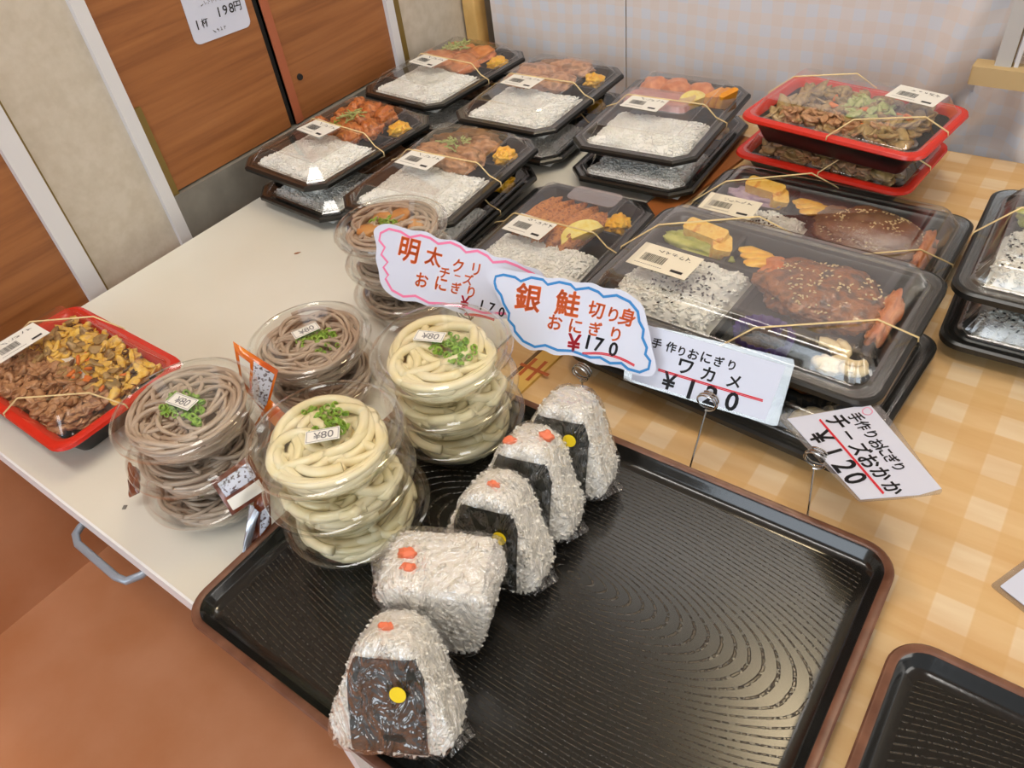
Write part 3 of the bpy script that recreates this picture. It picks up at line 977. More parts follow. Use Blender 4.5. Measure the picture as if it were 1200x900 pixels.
# ------------------------------------------------------------------ bento of the second kind: large compartment tray with a tall ribbed lid
BW, BH = 0.270, 0.187
B_PITCH = 0.0432
def br(d, z, r=.020, seg=6, ns=0):
    return rrect(BW - 2 * d, BH - 2 * d, max(r - d * .4, .005), z, seg, 0, 0, ns)
mb_ = MB().loft([br(.022, 0), br(.011, .0165), br(.002, .0175), br(0, .0155), br(0, .0205), br(.002, .0222), br(.0055, .0222), br(.007, .0205), br(.0095, .0205), br(.011, .0218), br(.015, .0218), br(.018, .019), br(.026, .005)])
B_TRAY = mb_.mesh('tray', M['box_black'], 30)
dv = MB()
dv.box((-.004, -.018, .012), (.004, .106, .014)).box((-.058, .026, .012), (.108, .004, .014)).box((-.044, .052, .012), (.004, .050, .014)).box((.056, -.034, .012), (.118, .004, .014))
dv.loft([rrect(.222, .140, .01, .0052, 3), rrect(.220, .138, .01, .0058, 3)])
B_DIV = dv.mesh('dividers', M['box_inner'], 0)
def ribbed(d, z, amp):
    ring = br(d, z, .020, 10, 44)
    out = []
    for i, p in enumerate(ring):
        near = min(abs(abs(p.x) - BW / 2), 1) + min(abs(abs(p.y) - BH / 2), 1)
        a = amp if near < .062 else 0.0
        s = 1 + (a / BW) * (1 if i % 2 else -1)
        out.append(Vector((p.x * s, p.y * s, p.z)))
    return out
B_LID = MB().loft([ribbed(.004, .0226, 0), ribbed(.0115, .0230, 0), ribbed(.013, .0250, 0), ribbed(.0145, .0255, .0018), ribbed(.0220, .0380, .0018), ribbed(.0245, .0408, 0), ribbed(.029, .0425, 0), ribbed(.036, .0430, 0), ribbed(.038, .0420, 0)], False, True).mesh('lid', M['lid_big'], 35)
bn = MB()
def corner_band(sx, sy, W2, H2, zr, zt, inset):
    # a band cutting across one corner of the lid
    ax, ay = sx * W2, sy * H2
    p0 = Vector((ax * 1.0, ay - sy * H2 * 1.0, zr))
    p1 = Vector((ax - sx * W2 * .95, ay, zr))
    a = p0.lerp(p1, .22)
    b = p0.lerp(p1, .80)
    return [(p0.x * 1.004, p0.y, zr - .004), (p0.x, p0.y, zr), (a.x, a.y, zt), (b.x, b.y, zt), (p1.x, p1.y, zr), (p1.x, p1.y * 1.004, zr - .004)]
for sx, sy in ((-1, 1), (1, -1)):
    bn.tube(corner_band(sx, sy, BW / 2, BH / 2, .0228, .0437, .03), .0008, 6)
B_BAND = bn.mesh('rubber_band', M['band'], 180)

def rice_top(x0, x1, y0, y1, zb, z):
    def f(x, y):
        ex = min(1 - (abs((x - (x0 + x1) / 2) / ((x1 - x0) / 2)) ** 5), 1 - (abs((y - (y0 + y1) / 2) / ((y1 - y0) / 2)) ** 5))
        if ex < .2:
            return None
        return zb + z * (.10 + .90 * ex ** .5) + .0022
    return f

def fill_teriyaki(t, seed, dull=False):
    rice(t, -.112, -.010, -.070, .022, .020, seed % 3 + 5, .006)
    sesame(t, -.095, -.016, -.062, .006, rice_top(-.112, -.010, -.070, .022, .006, .020), 130, 'sesame_black', seed, 'black_sesame', True)
    # rolled omelette on lettuce or purple salad
    piece(t, 'salad_leaf' if not dull else 'purple_salad', (-.078, .046, .014), (.034, .016, .008), 'lettuce' if not dull else 'purple_salad', seed, .5, 2.4, -8, fine=.2)
    e = MB().loft([rrect(.046, .018, .004, z, 3) for z in (0, .002)] + [rrect(.044, .016, .004, .020, 3)])
    e.build('omelette', M['egg'], t, 40, None, (-.072, .054, .014), (0.25, 0, -.15))
    MB().loft([rrect(.018, .022, .004, z, 3) for z in (0, .016)]).build('omelette', M['egg'], t, 40, None, (-.056, .044, .013), (0.2, .2, .5))
    for i in range(3):
        MB().blob((-.020 + .006 * i - .004, .052 - .005 * i, .020), (.016, .008, .0028), seed + i, .3, 2, 2, .3 * i).build('pickle', M['pickle'], t, 60)
    mt = 'teriyaki' if not dull else 'teriyaki_dull'
    piece(t, 'grilled_meat', (.052, .022, .019), (.056, .042, .0165), mt, seed + 3, .22, 2.0, -8, 4, fine=.10)
    piece(t, 'grilled_meat', (.010, .034, .016), (.020, .026, .012), mt if dull else 'fry_orange', seed + 4, .3, 1.8, 20, 3, fine=.10)
    piece(t, 'fried_side', (.1045, .018, .018), (.010, .036, .011), 'fry_orange', seed + 5, .35, 2.2, 2, 3, fine=.15)
    rn = random.Random(seed)
    def top(x, y):
        u, v = (x - .052) / .054, (y - .022) / .040
        q = 1 - u * u - v * v
        return .019 + .0168 * (q ** .5) if q > .08 else None
    sesame(t, .002, .104, -.014, .060, top, 270 if not dull else 420, 'sesame_white', seed, 'white_sesame')
    # purple cup and macaroni in its pleated cup
    def pleat(cx, cy, r, h, mat, nm):
        n = 44
        rings = []
        for k, (rr, z) in enumerate(((.78, 0), (1.0, h))):
            rings.append([Vector((cx + r * rr * (1 + .05 * (-1) ** i) * math.cos(2 * math.pi * i / n), cy + r * .86 * rr * (1 + .05 * (-1) ** i) * math.sin(2 * math.pi * i / n), .0065 + z)) for i in range(n)])
        MB().loft(rings, True, False).build(nm, M[mat], t, 0)
    pleat(.034, -.0575, .024, .022, 'purple', 'foil_cup')
    bits(t, 'seaweed_salad', .018, .050, -.070, -.046, .019, 26, .009, 'mushroom', seed + 7)
    pleat(.088, -.0575, .024, .022, 'laminate_pouch', 'paper_cup')
    for i in range(9):
        a = rn.uniform(0, 6.28)
        c = Vector((.090 + rn.uniform(-.011, .011), -.0575 + rn.uniform(-.009, .009), .022 + .001 * (i % 4)))
        path = [c + Vector((math.cos(a + q * .5) * .010, math.sin(a + q * .5) * .010, 0)) - Vector((math.cos(a) * .010, math.sin(a) * .010, 0)) for q in range(5)]
        MB().tube(path, .0042, 8).build('macaroni', M['macaroni'], t, 180)

def fill_salmon(t, seed):
    rice(t, -.112, .020, -.070, .030, .020, seed % 3 + 5, .006)
    sesame(t, -.106, .014, -.064, .012, rice_top(-.112, .020, -.070, .030, .006, .020), 150, 'sesame_black', seed, 'black_sesame')
    piece(t, 'lettuce_leaf', (-.070, .046, .022), (.034, .022, .010), 'lettuce', seed, .5, 2.4, 0, fine=.2)
    piece(t, 'salmon_fillet', (-.066, .060, .028), (.036, .016, .010), 'fry_orange', seed + 1, .2, 1.8, 6, fine=.1)
    piece(t, 'meat', (.07, .01, .018), (.04, .05, .014), 'pork', seed + 2)

def boxB(x, y, z, rz, lab, fill, seed, lbl=None, band=True, **kw):
    t = thing('large_bento_box', lab, 'bento', (x, y, z), rz, 'large compartment bento boxes')
    put('tray', B_TRAY, t)
    put('dividers', B_DIV, t)
    fill(t, seed, **kw)
    put('lid', B_LID, t)
    if lbl:
        label(t, lbl[0], lbl[1], 0.0423, lbl[2], .058, .036, seed, 'label_cream')
    if band:
        put('rubber_band', B_BAND, t)
    return t
boxB(-.176, .517, 0, -4, 'lower large bento under the glazed teriyaki bento', fill_teriyaki, 3, None, False)
boxB(-.183, .540, B_PITCH, -2, 'large bento with glazed sesame teriyaki meat and rice, behind the white price cards', fill_teriyaki, 5, (-.074, -.026, 0))
boxB(-.190, .714, 0, -1, 'large bento with dull sesame covered meat, in front of the red boxes', fill_teriyaki, 9, (-.082, -.022, 2), True, dull=True)
boxB(.091, .695, 0, 2, 'lower large sesame rice bento at the right edge', fill_salmon, 13, None, False)
boxB(.088, .705, B_PITCH, 1, 'upper large sesame rice bento with salmon at the right edge', fill_salmon, 14, (-.046, -.004, 0))

# ------------------------------------------------------------------ bento of the third kind: black body with a red rim
CW, CH = 0.202, 0.134
C_PITCH = 0.0524
def cr_(d, z, r=.018):
    return rrect(CW - 2 * d, CH - 2 * d, max(r - d * .5, .004), z, 6)
C_BODY = MB().loft([cr_(.024, 0), cr_(.022, .002), cr_(.009, .0287), cr_(.011, .0295), cr_(.024, .004)]).mesh('body', M['box_black'], 30)
C_RIM = MB().loft([cr_(.010, .0280), cr_(.001, .0285), cr_(-.001, .0305), cr_(0.0, .0335), cr_(.003, .0350), cr_(.008, .0345), cr_(.011, .0320), cr_(.014, .027)], False, False).mesh('rim', M['red_plastic'], 40)
C_LID = MB().loft([cr_(.006, .0352), cr_(.0090, .0353), cr_(.0100, .0362), cr_(.0175, .0492), cr_(.0190, .0514), cr_(.023, .0520), cr_(.025, .0514)], False, True).mesh('lid', M['lid'], 30)
bn = MB()
for sx, sy in ((-1, 1), (1, -1)):
    bn.tube(corner_band(sx, sy, CW / 2, CH / 2, .0352, .0526, .03), .0008, 6)
C_BAND = bn.mesh('rubber_band', M['band'], 180)

def fill_bowl(t, seed):
    # beef on the near left, egg with vegetables on the far right
    MB().blob((0, 0, .0150), (.076, .046, .018), seed, .15, 2, 3, 0, -.011).build('rice', M['rice'], t, 180)
    bits(t, 'simmered_beef', -.080, .078, -.050, -.002, 0.0310, 420, .0085, 'beef', seed + 1, .006)
    bits(t, 'scrambled_egg', -.076, .080, .000, .050, 0.0320, 300, .0080, 'egg_bits', seed + 2, .006)
    bits(t, 'simmered_onion', -.070, .070, -.012, .046, 0.0330, 90, .0090, 'veg_brown', seed + 3, .006)
    bits(t, 'carrot', -.01, .07, -.005, .045, 0.0360, 12, .006, 'carrot', seed + 4, .003)
    bits(t, 'mushroom', -.02, .07, .0, .045, 0.0360, 16, .0065, 'mushroom', seed + 5, .003)

def fill_veg(t, seed):
    MB().blob((0, 0, .0150), (.074, .044, .018), seed, .15, 2, 3, 0, -.011).build('rice', M['rice'], t, 180)
    bits(t, 'simmered_vegetables', -.074, .074, -.046, .046, 0.0325, 260, .0115, 'veg_brown', seed + 1, .006)
    bits(t, 'green_vegetable', -.01, .04, -.02, .03, 0.0385, 34, .009, 'herb', seed + 2, .003)
    bits(t, 'carrot', -.03, .06, -.03, .03, 0.0390, 7, .008, 'carrot', seed + 3, .003)
    bits(t, 'simmered_meat', -.06, .06, -.046, -.02, 0.0345, 90, .009, 'beef', seed + 4, .006)

def boxC(x, y, z, rz, lab, fill, seed, lbl=None):
    t = thing('red_rim_bento', lab, 'bento', (x, y, z), rz, 'red rimmed bento boxes')
    put('body', C_BODY, t)
    put('rim', C_RIM, t)
    fill(t, seed)
    put('lid', C_LID, t)
    put('rubber_band', C_BAND, t)
    if lbl:
        label(t, lbl[0], lbl[1], 0.0518, lbl[2], .052, .034, seed)
    return t
boxC(-.714, .168, 0, 0, 'red rimmed bento of beef and egg at the left end of the white table', fill_bowl, 3, (-.060, -.010, 90))
boxC(-.219, .876, 0, -5, 'lower red rimmed bento under the vegetable bento at the back', fill_veg, 5)
boxC(-.208, .857, C_PITCH, -8, 'upper red rimmed bento of simmered vegetables in front of the hanging cloth', fill_veg, 8, (.052, .030, -4))

# ------------------------------------------------------------------ noodle cups
CUP = MB().lathe([(.0005, .0012), (.036, .0012), (.0385, .003), (.041, .006), (.0465, .016), (.0515, .0255), (.0535, .0262), (.0555, .0270), (.0555, .0285)], 56).mesh('cup', M['cup'], 35)
LID = MB().lathe([(.0562, .0262), (.0566, .0285), (.0562, .0300), (.0545, .0304), (.0530, .0312), (.0522, .0332), (.0505, .0342), (.0485, .0343), (.0470, .0334), (.0440, .0332), (.0420, .0336), (.0005, .0338)], 56).mesh('lid', M['cup'], 25)

def noodle_mesh(kind, seed):
    rnd = random.Random(seed)
    mb = MB()
    thick = .0040 if kind == 'udon' else .0019
    count = 44 if kind == 'udon' else 110
    for s in range(count):
        zl = rnd.random()
        z = .005 + .022 * zl
        rmax = .0375 + .010 * (z - .003) / .025 - thick
        mode = rnd.random()
        path = []
        if mode < .62:                      # arcs hugging the wall
            r0 = rmax * rnd.uniform(.62, 1.0)
            a0 = rnd.uniform(0, 6.28)
            sp = rnd.uniform(2.2, 5.0) * rnd.choice((-1, 1))
            ph = rnd.uniform(0, 6)
            for k in range(34):
                q = k / 33
                rr = min(rmax, r0 * (1 + .22 * math.sin(q * 4 + ph)))
                path.append((rr * math.cos(a0 + sp * q), rr * math.sin(a0 + sp * q), z + .0035 * math.sin(q * 5 + ph)))
        else:                               # loose loops through the middle
            h = rnd.uniform(0, 6.28)
            p = Vector((rnd.uniform(-.02, .02), rnd.uniform(-.02, .02), z + .002))
            turn = rnd.uniform(.10, .26) * rnd.choice((-1, 1))
            for k in range(34):
                path.append(p.copy())
                h += turn + rnd.uniform(-.08, .08)
                p = p + Vector((math.cos(h), math.sin(h), 0)) * .0042
                p.z = z + .002 + .003 * math.sin(k * .3 + s)
                d = math.hypot(p.x, p.y)
                if d > rmax:
                    p.x *= rmax / d
                    p.y *= rmax / d
                    h += .5 * (1 if turn > 0 else -1)
        mb.tube(path, thick * rnd.uniform(.88, 1.08), 7)
    return mb.mesh('noodles', M[kind], 180)
NOOD = {(k, s): noodle_mesh(k, s) for k in ('udon', 'soba') for s in (1, 2, 3)}
MASS = {k: MB().lathe([(.001, .0025), (.034, .0025), (.037, .008), (.039, .015), (.034, .0195), (.001, .0205)], 40).mesh('noodle_mass', M[k + '_base'], 60) for k in ('udon', 'soba')}

def scallions(t, x, y, z, seed, n=34, spread=.016):
    rnd = random.Random(seed)
    mb = MB()
    for i in range(n):
        q, a = spread * rnd.random() ** .6, rnd.uniform(0, 6.28)
        r = rnd.uniform(.0018, .0034)
        m = Matrix.Translation((x + q * math.cos(a) * 1.25, y + q * math.sin(a) * .8, z + rnd.uniform(0, .003))) @ Matrix.Rotation(rnd.uniform(-1, 1), 4, 'X') @ Matrix.Rotation(rnd.uniform(-1, 1), 4, 'Y')
        mb.lathe([(r, -.0011), (r, .0011), (r * .62, .0011), (r * .62, -.0011), (r, -.0011)], 9, m)
    return mb.build('scallions', M['green'], t, 60, 'stuff')

def cup(x, y, z, rz, kind, var, lab, group, top=None):
    t = thing('noodle_cup', lab, 'noodle cup', (x, y, z), rz, group)
    put('cup', CUP, t)
    put('noodle_mass', MASS[kind], t, 'stuff')
    put('noodles', NOOD[(kind, var)], t, 'stuff')
    put('lid', LID, t)
    if top:
        sx, sy, lx, ly, la = top
        scallions(t, sx, sy, .0282, int(abs(x * 1000)) + var, 48, .019)
        l = MB().box((0, 0, 0), (.024, .012, .0003)).build('price_label', M['label'], t, 0, None, (lx, ly, .0347), (0, 0, math.radians(la + 0)))
        q = MB()
        write(q, '¥80', .001, 0, .0075, 0, .0003, .62)
        for yy in (-.0050, .0050):
            q.ribbon([(-.011, yy), (.011, yy)], .0004, .0003)
        for xx in (-.011, .011):
            q.ribbon([(xx, -.005), (xx, .005)], .0004, .0003)
        q.build('print', M['print_grey'], l, 0)
    else:
        scallions(t, -.004, .006, .0275, int(abs(x * 1000)) + var + 3, 20, .014)
    return t
P = .0345
def stack(cs, kind, names, group, top, rz0=0):
    n = len(cs)
    for i, (x, y, z) in enumerate(cs):
        cup(x, y, z, rz0 + 67 * (n - 1 - i), kind, (i + n) % 3 + 1, names[i], group, top if i == n - 1 else None)
ZT = .0055
stack([(-.3465, .1965, ZT), (-.3520, .1960, ZT + P), (-.3556, .1990, ZT + 2 * P)], 'udon',
      ['bottom udon cup of the near stack standing on the tray', 'middle udon cup of the near stack on the tray', 'top udon cup of the near stack beside the sauce packets'],
      'cups of white udon', (-.012, .010, .003, -.004, 44))
stack([(-.3405, .3115, ZT), (-.3410, .3100, ZT + P), (-.3434, .3122, ZT + 2 * P)], 'udon',
      ['bottom udon cup of the far stack at the back of the tray', 'middle udon cup of the far stack at the back of the tray', 'top udon cup of the far stack below the pink sign'],
      'cups of white udon', (.012, .004, -.012, .002, 20))
stack([(-.488, .293, 0), (-.4944, .2964, P)], 'soba',
      ['lower soba cup under the soba cup with loose strands', 'soba cup with loose strands and scallions behind the orange sauce packet'],
      'cups of brown soba', (.008, .004, -.006, .004, 68))
stack([(-.478, .160, 0), (-.480, .163, P), (-.481, .1675, 2 * P)], 'soba',
      ['bottom soba cup of the stack next to the red rimmed bento', 'middle soba cup of the stack next to the red rimmed bento', 'top soba cup of the stack next to the red rimmed bento'],
      'cups of brown soba', (.002, -.001, .000, .000, 8))
stack([(-.506, .434, 0), (-.508, .436, P)], 'soba',
      ['bottom soba cup of the far stack behind the pink sign', 'middle soba cup of the far stack behind the pink sign'],
      'cups of brown soba', None, 20)
te = cup(-.512, .4365, 2 * P, 30, 'soba', 1, 'top cup of the far stack with fried tofu on its noodles', 'cups of brown soba')
for i, (x, y, r) in enumerate(((-.022, -.004, .013), (.004, .022, .014), (.024, .002, .012), (-.012, .020, .011))):
    piece(te, 'fried_tofu', (x, y, .0265), (r, r * .7, .005), 'tempura', i + 3, .3, 2, i * 60, 2)

# ------------------------------------------------------------------ rice balls wrapped in film
OW, OH, OT = .076, .066, .0178          # width, height, half thickness
def tri_r(a, k=1.0):
    """radius of a rounded triangle (apex up) at angle a"""
    best = 1e9
    for (nx, nz, d) in ((0, -1, .0335), (0, 1, .0360), (math.cos(math.radians(21)), math.sin(math.radians(21)), .0262), (-math.cos(math.radians(21)), math.sin(math.radians(21)), .0262)):
        c = math.cos(a) * nx + math.sin(a) * nz
        if c > 1e-6:
            best = min(best, d / c)
    return min(best, .0485) * k
def smooth_r(a):
    s = w = 0
    for i in range(-8, 9):
        g = math.exp(-(i / 5.0) ** 2)
        s += g * tri_r(a + i * .055)
        w += g
    return s / w
NA = 64
RAD = [smooth_r(2 * math.pi * i / NA) for i in range(NA)]
def rad_at(a):
    u = (a % (2 * math.pi)) / (2 * math.pi) * NA
    i = int(u) % NA
    return RAD[i] * (1 - (u - int(u))) + RAD[(i + 1) % NA] * (u - int(u))
def prof(t):
    return max(0.0, 1 - abs(t) ** 3.4) ** (1 / 3.0)
GRAIN = ([(0, 0, -1), (0.45, 0, -.55), (-.22, .39, -.55), (-.22, -.39, -.55), (.42, 0, .55), (-.21, .36, .55), (-.21, -.36, .55), (0, 0, 1)],
         [(0, 2, 1), (0, 3, 2), (0, 1, 3), (1, 2, 5, 4), (2, 3, 6, 5), (3, 1, 4, 6), (4, 5, 7), (5, 6, 7), (6, 4, 7)])
def ball_mesh(name, mat, k, bump, seed, freq, ky=1.0, grains=0):
    mb = MB()
    rings = []
    ts = [-1, -.985, -.95, -.88, -.75, -.5, -.25, 0, .25, .5, .75, .88, .95, .985, 1]
    off = Vector((seed * 5.1, seed * 2.3, seed))
    for t in ts:
        s = .84 + .16 * prof(t) if abs(t) < 1 else .78
        if abs(t) >= .985:
            s = .84 if abs(t) < 1 else .76
        ring = []
        for i in range(NA):
            a = 2 * math.pi * i / NA
            r = RAD[i] * s * k
            p = Vector((r * math.cos(a), t * OT * k * ky, r * math.sin(a)))
            d = bump * noise.noise(p * freq + off)
            p += p.normalized() * d
            ring.append(p)
        rings.append(ring)
    # close both faces with inner rings
    for sgn, lst in ((-1, 'lo'), (1, 'hi')):
        base = rings[0] if sgn < 0 else rings[-1]
        extra = []
        for f in (.75, .45, .15):
            rr = []
            for p in base:
                q = Vector((p.x * f, sgn * OT * k * ky * (1 + .05 * (1 - f)), p.z * f))
                q += Vector((0, sgn, 0)) * bump * noise.noise(q * freq + off)
                rr.append(q)
            extra.append(rr)
        if sgn < 0:
            rings = list(reversed(extra)) + rings
        else:
            rings = rings + extra
    mb.loft(rings)
    rnd = random.Random(seed)
    for _ in range(grains):
        ri = rnd.randrange(len(rings) - 1)
        i = rnd.randrange(NA)
        u, v = rnd.random(), rnd.random()
        p = rings[ri][i].lerp(rings[ri][(i + 1) % NA], u).lerp(rings[ri + 1][i].lerp(rings[ri + 1][(i + 1) % NA], u), v)
        nn = (rings[ri][(i + 1) % NA] - rings[ri][i]).cross(rings[ri + 1][i] - rings[ri][i])
        if nn.length < 1e-12:
            continue
        Q = nn.to_track_quat('Z', 'Y').to_matrix().to_4x4()
        mb.add(*GRAIN, Matrix.Translation(p) @ Q @ Matrix.Rotation(rnd.uniform(0, 6.28), 4, 'Z') @ Matrix.Rotation(math.pi / 2 + rnd.uniform(-.2, .2), 4, 'X') @ Matrix.Scale(.0027, 4))
    return mb.mesh(name, M[mat], 180)
def front_y(x, z):
    return -(OT * 1.055)
def rice_ball(x, y, z, rz, lean, roll, lab, seed, nori=True, sticker=(0, .0), flakes=(), thick=1.0):
    t = thing('rice_ball', lab, 'rice ball', (x, y, z), rz, 'film wrapped rice balls')
    m = Matrix.Translation((0, 0, .0225 * math.sin(math.radians(abs(lean))))) @ Matrix.Rotation(math.radians(-lean), 4, 'X') @ Matrix.Rotation(math.radians(roll), 4, 'Y') @ Matrix.Translation((0, 0, .0375))
    if abs(roll) >= 90:
        m = Matrix.Translation((0, 0, .0475)) @ Matrix.Rotation(math.radians(-lean), 4, 'X') @ Matrix.Rotation(math.radians(roll), 4, 'Y')
    def place(o):
        o.matrix_local = m @ Matrix.Scale(1.06, 4)
        return o
    place(put('rice', ball_mesh('rice', 'rice_body', 1.0, .0009, seed, 260, thick, 900), t))
    if nori:
        mb = MB()
        nx, nz = 14, 18
        vs, fs = [], []
        rn = Vector((seed * 3.3, 0, 0))
        for side in (0, 1):
            for j in range(nz + 1):
                for i in range(nx + 1):
                    zz = -.0310 + .0570 * j / nz
                    hw = min(.0215, .94 * (.0262 - zz * math.sin(math.radians(21))) / math.cos(math.radians(21)))
                    xx = hw * (-1 + 2 * i / nx)
                    rr = math.hypot(xx, zz) / rad_at(math.atan2(zz, xx))
                    yy = -OT * 1.05
                    if rr > .80:
                        pr = min(1.0, max(0.0, (rr - .80) / .20))
                        yy = -OT * 1.03 * max(0.0, 1 - pr ** 3) ** (1 / 3.4)
                    yy -= .0010 + .0005 * (1 + noise.noise(Vector((xx * 90, zz * 90, seed)) + rn))
                    vs.append((xx, yy + (.0010 if side else 0), zz))
        n = (nx + 1) * (nz + 1)
        for j in range(nz):
            for i in range(nx):
                q = (j * (nx + 1) + i, j * (nx + 1) + i + 1, (j + 1) * (nx + 1) + i + 1, (j + 1) * (nx + 1) + i)
                fs.append(q)
                fs.append(tuple(reversed([k + n for k in q])))
        mb.add(vs, fs)
        place(mb.build('nori', M['nori'], t, 180))
    for i, (fx, fy, fz, s) in enumerate(flakes):
        b = MB().blob((fx, fy, fz), (s, s * .6, s * .8), seed + i, .5, 2.2, 2)
        place(b.build('salmon_flake', M['salmon'], t, 180))
    film = ball_mesh('film', 'film', 1.05, .0016, seed + 20, 120, thick * 1.09)
    f = place(put('film', film, t))
    # twisted film tails at the lower corners
    for sx in (-1, 1):
        tl = MB()
        rn = random.Random(seed * 10 + sx)
        pts = []
        for k in range(5):
            q = k / 4
            w_ = .020 * (1 - q) + .002
            cx = sx * (.033 + .010 * q)
            cz = -.0315 + .002 * q
            pts.append([Vector((cx, w_ * math.cos(an) * .8, cz + w_ * .22 * math.sin(an) + rn.uniform(-.0006, .0006))) for an in [2 * math.pi * i / 10 for i in range(10)]])
        tl.loft(pts)
        place(tl.build('film_tail', M['film'], t, 60))
    if sticker:
        s = MB().lathe([(.0, 0), (.0046, 0), (.0046, .0004), (.0, .0004)], 24, Matrix.Translation((sticker[0], -(OT * 1.09 * 1.05 * 1.05 + .0014), sticker[1])) @ Matrix.Rotation(math.pi / 2, 4, 'X'))
        place(s.build('sticker', M['yellow'], t, 40))
    return t
ZR = .0062
rice_ball(-.2090, .0890, ZR + .0015, 28, 30, 0, 'nearest rice ball at the tray edge with a shiny nori front and yellow dot', 1, sticker=(.008, .008), flakes=((-.002, -.006, .0365, .004),))
rice_ball(-.2275, .1680, ZR, 22, 0, 174, 'rice ball turned upside down with orange flakes on top, second from the front', 2, nori=False, sticker=None, flakes=((.018, .002, -.0335, .006), (.014, -.007, -.0335, .005)), thick=1.18)
rice_ball(-.2312, .2150, ZR, 15, 19, 0, 'third rice ball from the front, its nori face turned to the left', 3, sticker=(.011, .010), flakes=((.000, -.006, .0365, .004),))
rice_ball(-.2354, .2620, ZR, 14, 19, 0, 'fourth rice ball from the front with two orange flake patches on top', 4, sticker=(.008, -.002), flakes=((-.010, -.012, .034, .005), (.010, .000, .0365, .005)))
rice_ball(-.2338, .3090, ZR, 13, 18, 0, 'farthest rice ball with crumpled nori by the tray back edge', 5, sticker=(.009, .014))

# ------------------------------------------------------------------ price cards on wire stands
CARDS = {}
CARDS['pink'] = dict(o=(-0.3897, 0.39, 0.0828), u=(0.9829, 0.1843, 0.0), v=(-0.1093, 0.5832, 0.8049),
  outline= [(-98.5, 44.5), (-93.3, 51.0), (-82.9, 53.7), (-70.5, 52.8), (-58.3, 51.4), (-43.6, 52.2), (-29.7, 47.9), (-14.1, 48.9), (-0.6, 44.7), (14.6, 45.2), (26.3, 40.9), (41.1, 41.3), (55.1, 37.5), (68.5, 36.1), (76.5, 27.8), (75.3, 13.3), (64.5, 0.4), (46.1, -9.1), (22.0, -13.0), (-3.7, -12.0), (-15.5, -10.4), (-29.9, -12.3), (-43.6, -10.3), (-58.5, -12.2), (-74.6, -7.9), (-83.6, -0.2), (-87.7, 10.9), (-92.3, 20.6), (-93.4, 32.2)] ,
  border= [(66.2, 5.6), (48.0, -4.4), (24.0, -8.2), (6.8, -6.3), (-15.3, -7.2), (-30.4, -9.2), (-45.2, -5.4), (-57.6, -8.2), (-70.5, -4.5), (-78.9, 4.5), (-76.4, 8.2), (-82.8, 14.3), (-78.9, 19.5), (-86.9, 25.4), (-84.1, 32.3), (-91.1, 37.7), (-90.6, 44.3), (-82.2, 49.3), (-69.8, 48.5), (-59.5, 44.9), (-48.8, 48.3), (-38.4, 47.3), (-29.7, 43.5), (-18.0, 46.5), (-7.6, 44.3), (-1.3, 40.3), (9.4, 43.2), (19.6, 40.4), (25.8, 35.9), (37.6, 38.4), (48.7, 36.5), (55.7, 34.6), (65.3, 32.0), (71.3, 24.6), (70.0, 13.5), (66.2, 5.6)] ,
  under= [(6.4, -12.1), (21.6, -10.5), (35.7, -11.7)] ,
  glyphs= [('明', 'orange', -58.4, 33.6, 23.4, -5), ('太', 'orange', -32.1, 31.9, 18.5, -5), ('ク', 'orange', -6.9, 27.7, 12.6, -1), ('リ', 'orange', 10.8, 27.4, 11.2, -1), ('チ', 'orange', -19.1, 19.4, 10.7, -4), ('ー', 'orange', -6.1, 19.0, 7.9, -4), ('ズ', 'orange', 4.7, 17.7, 10.4, -4), ('お', 'orange', -40.9, 9.5, 14.0, -2), ('に', 'orange', -21.0, 9.4, 12.9, -2), ('ぎ', 'orange', -5.7, 8.4, 11.1, -2), ('り', 'orange', 9.4, 7.3, 10.9, -2), ('¥', 'red', 4.7, -2.3, 11.4, -2), ('1', 'black', 21.5, -1.8, 9.3, -6), ('7', 'black', 31.3, -2.5, 9.2, -6), ('0', 'black', 41.2, -4.4, 9.1, -6)] )
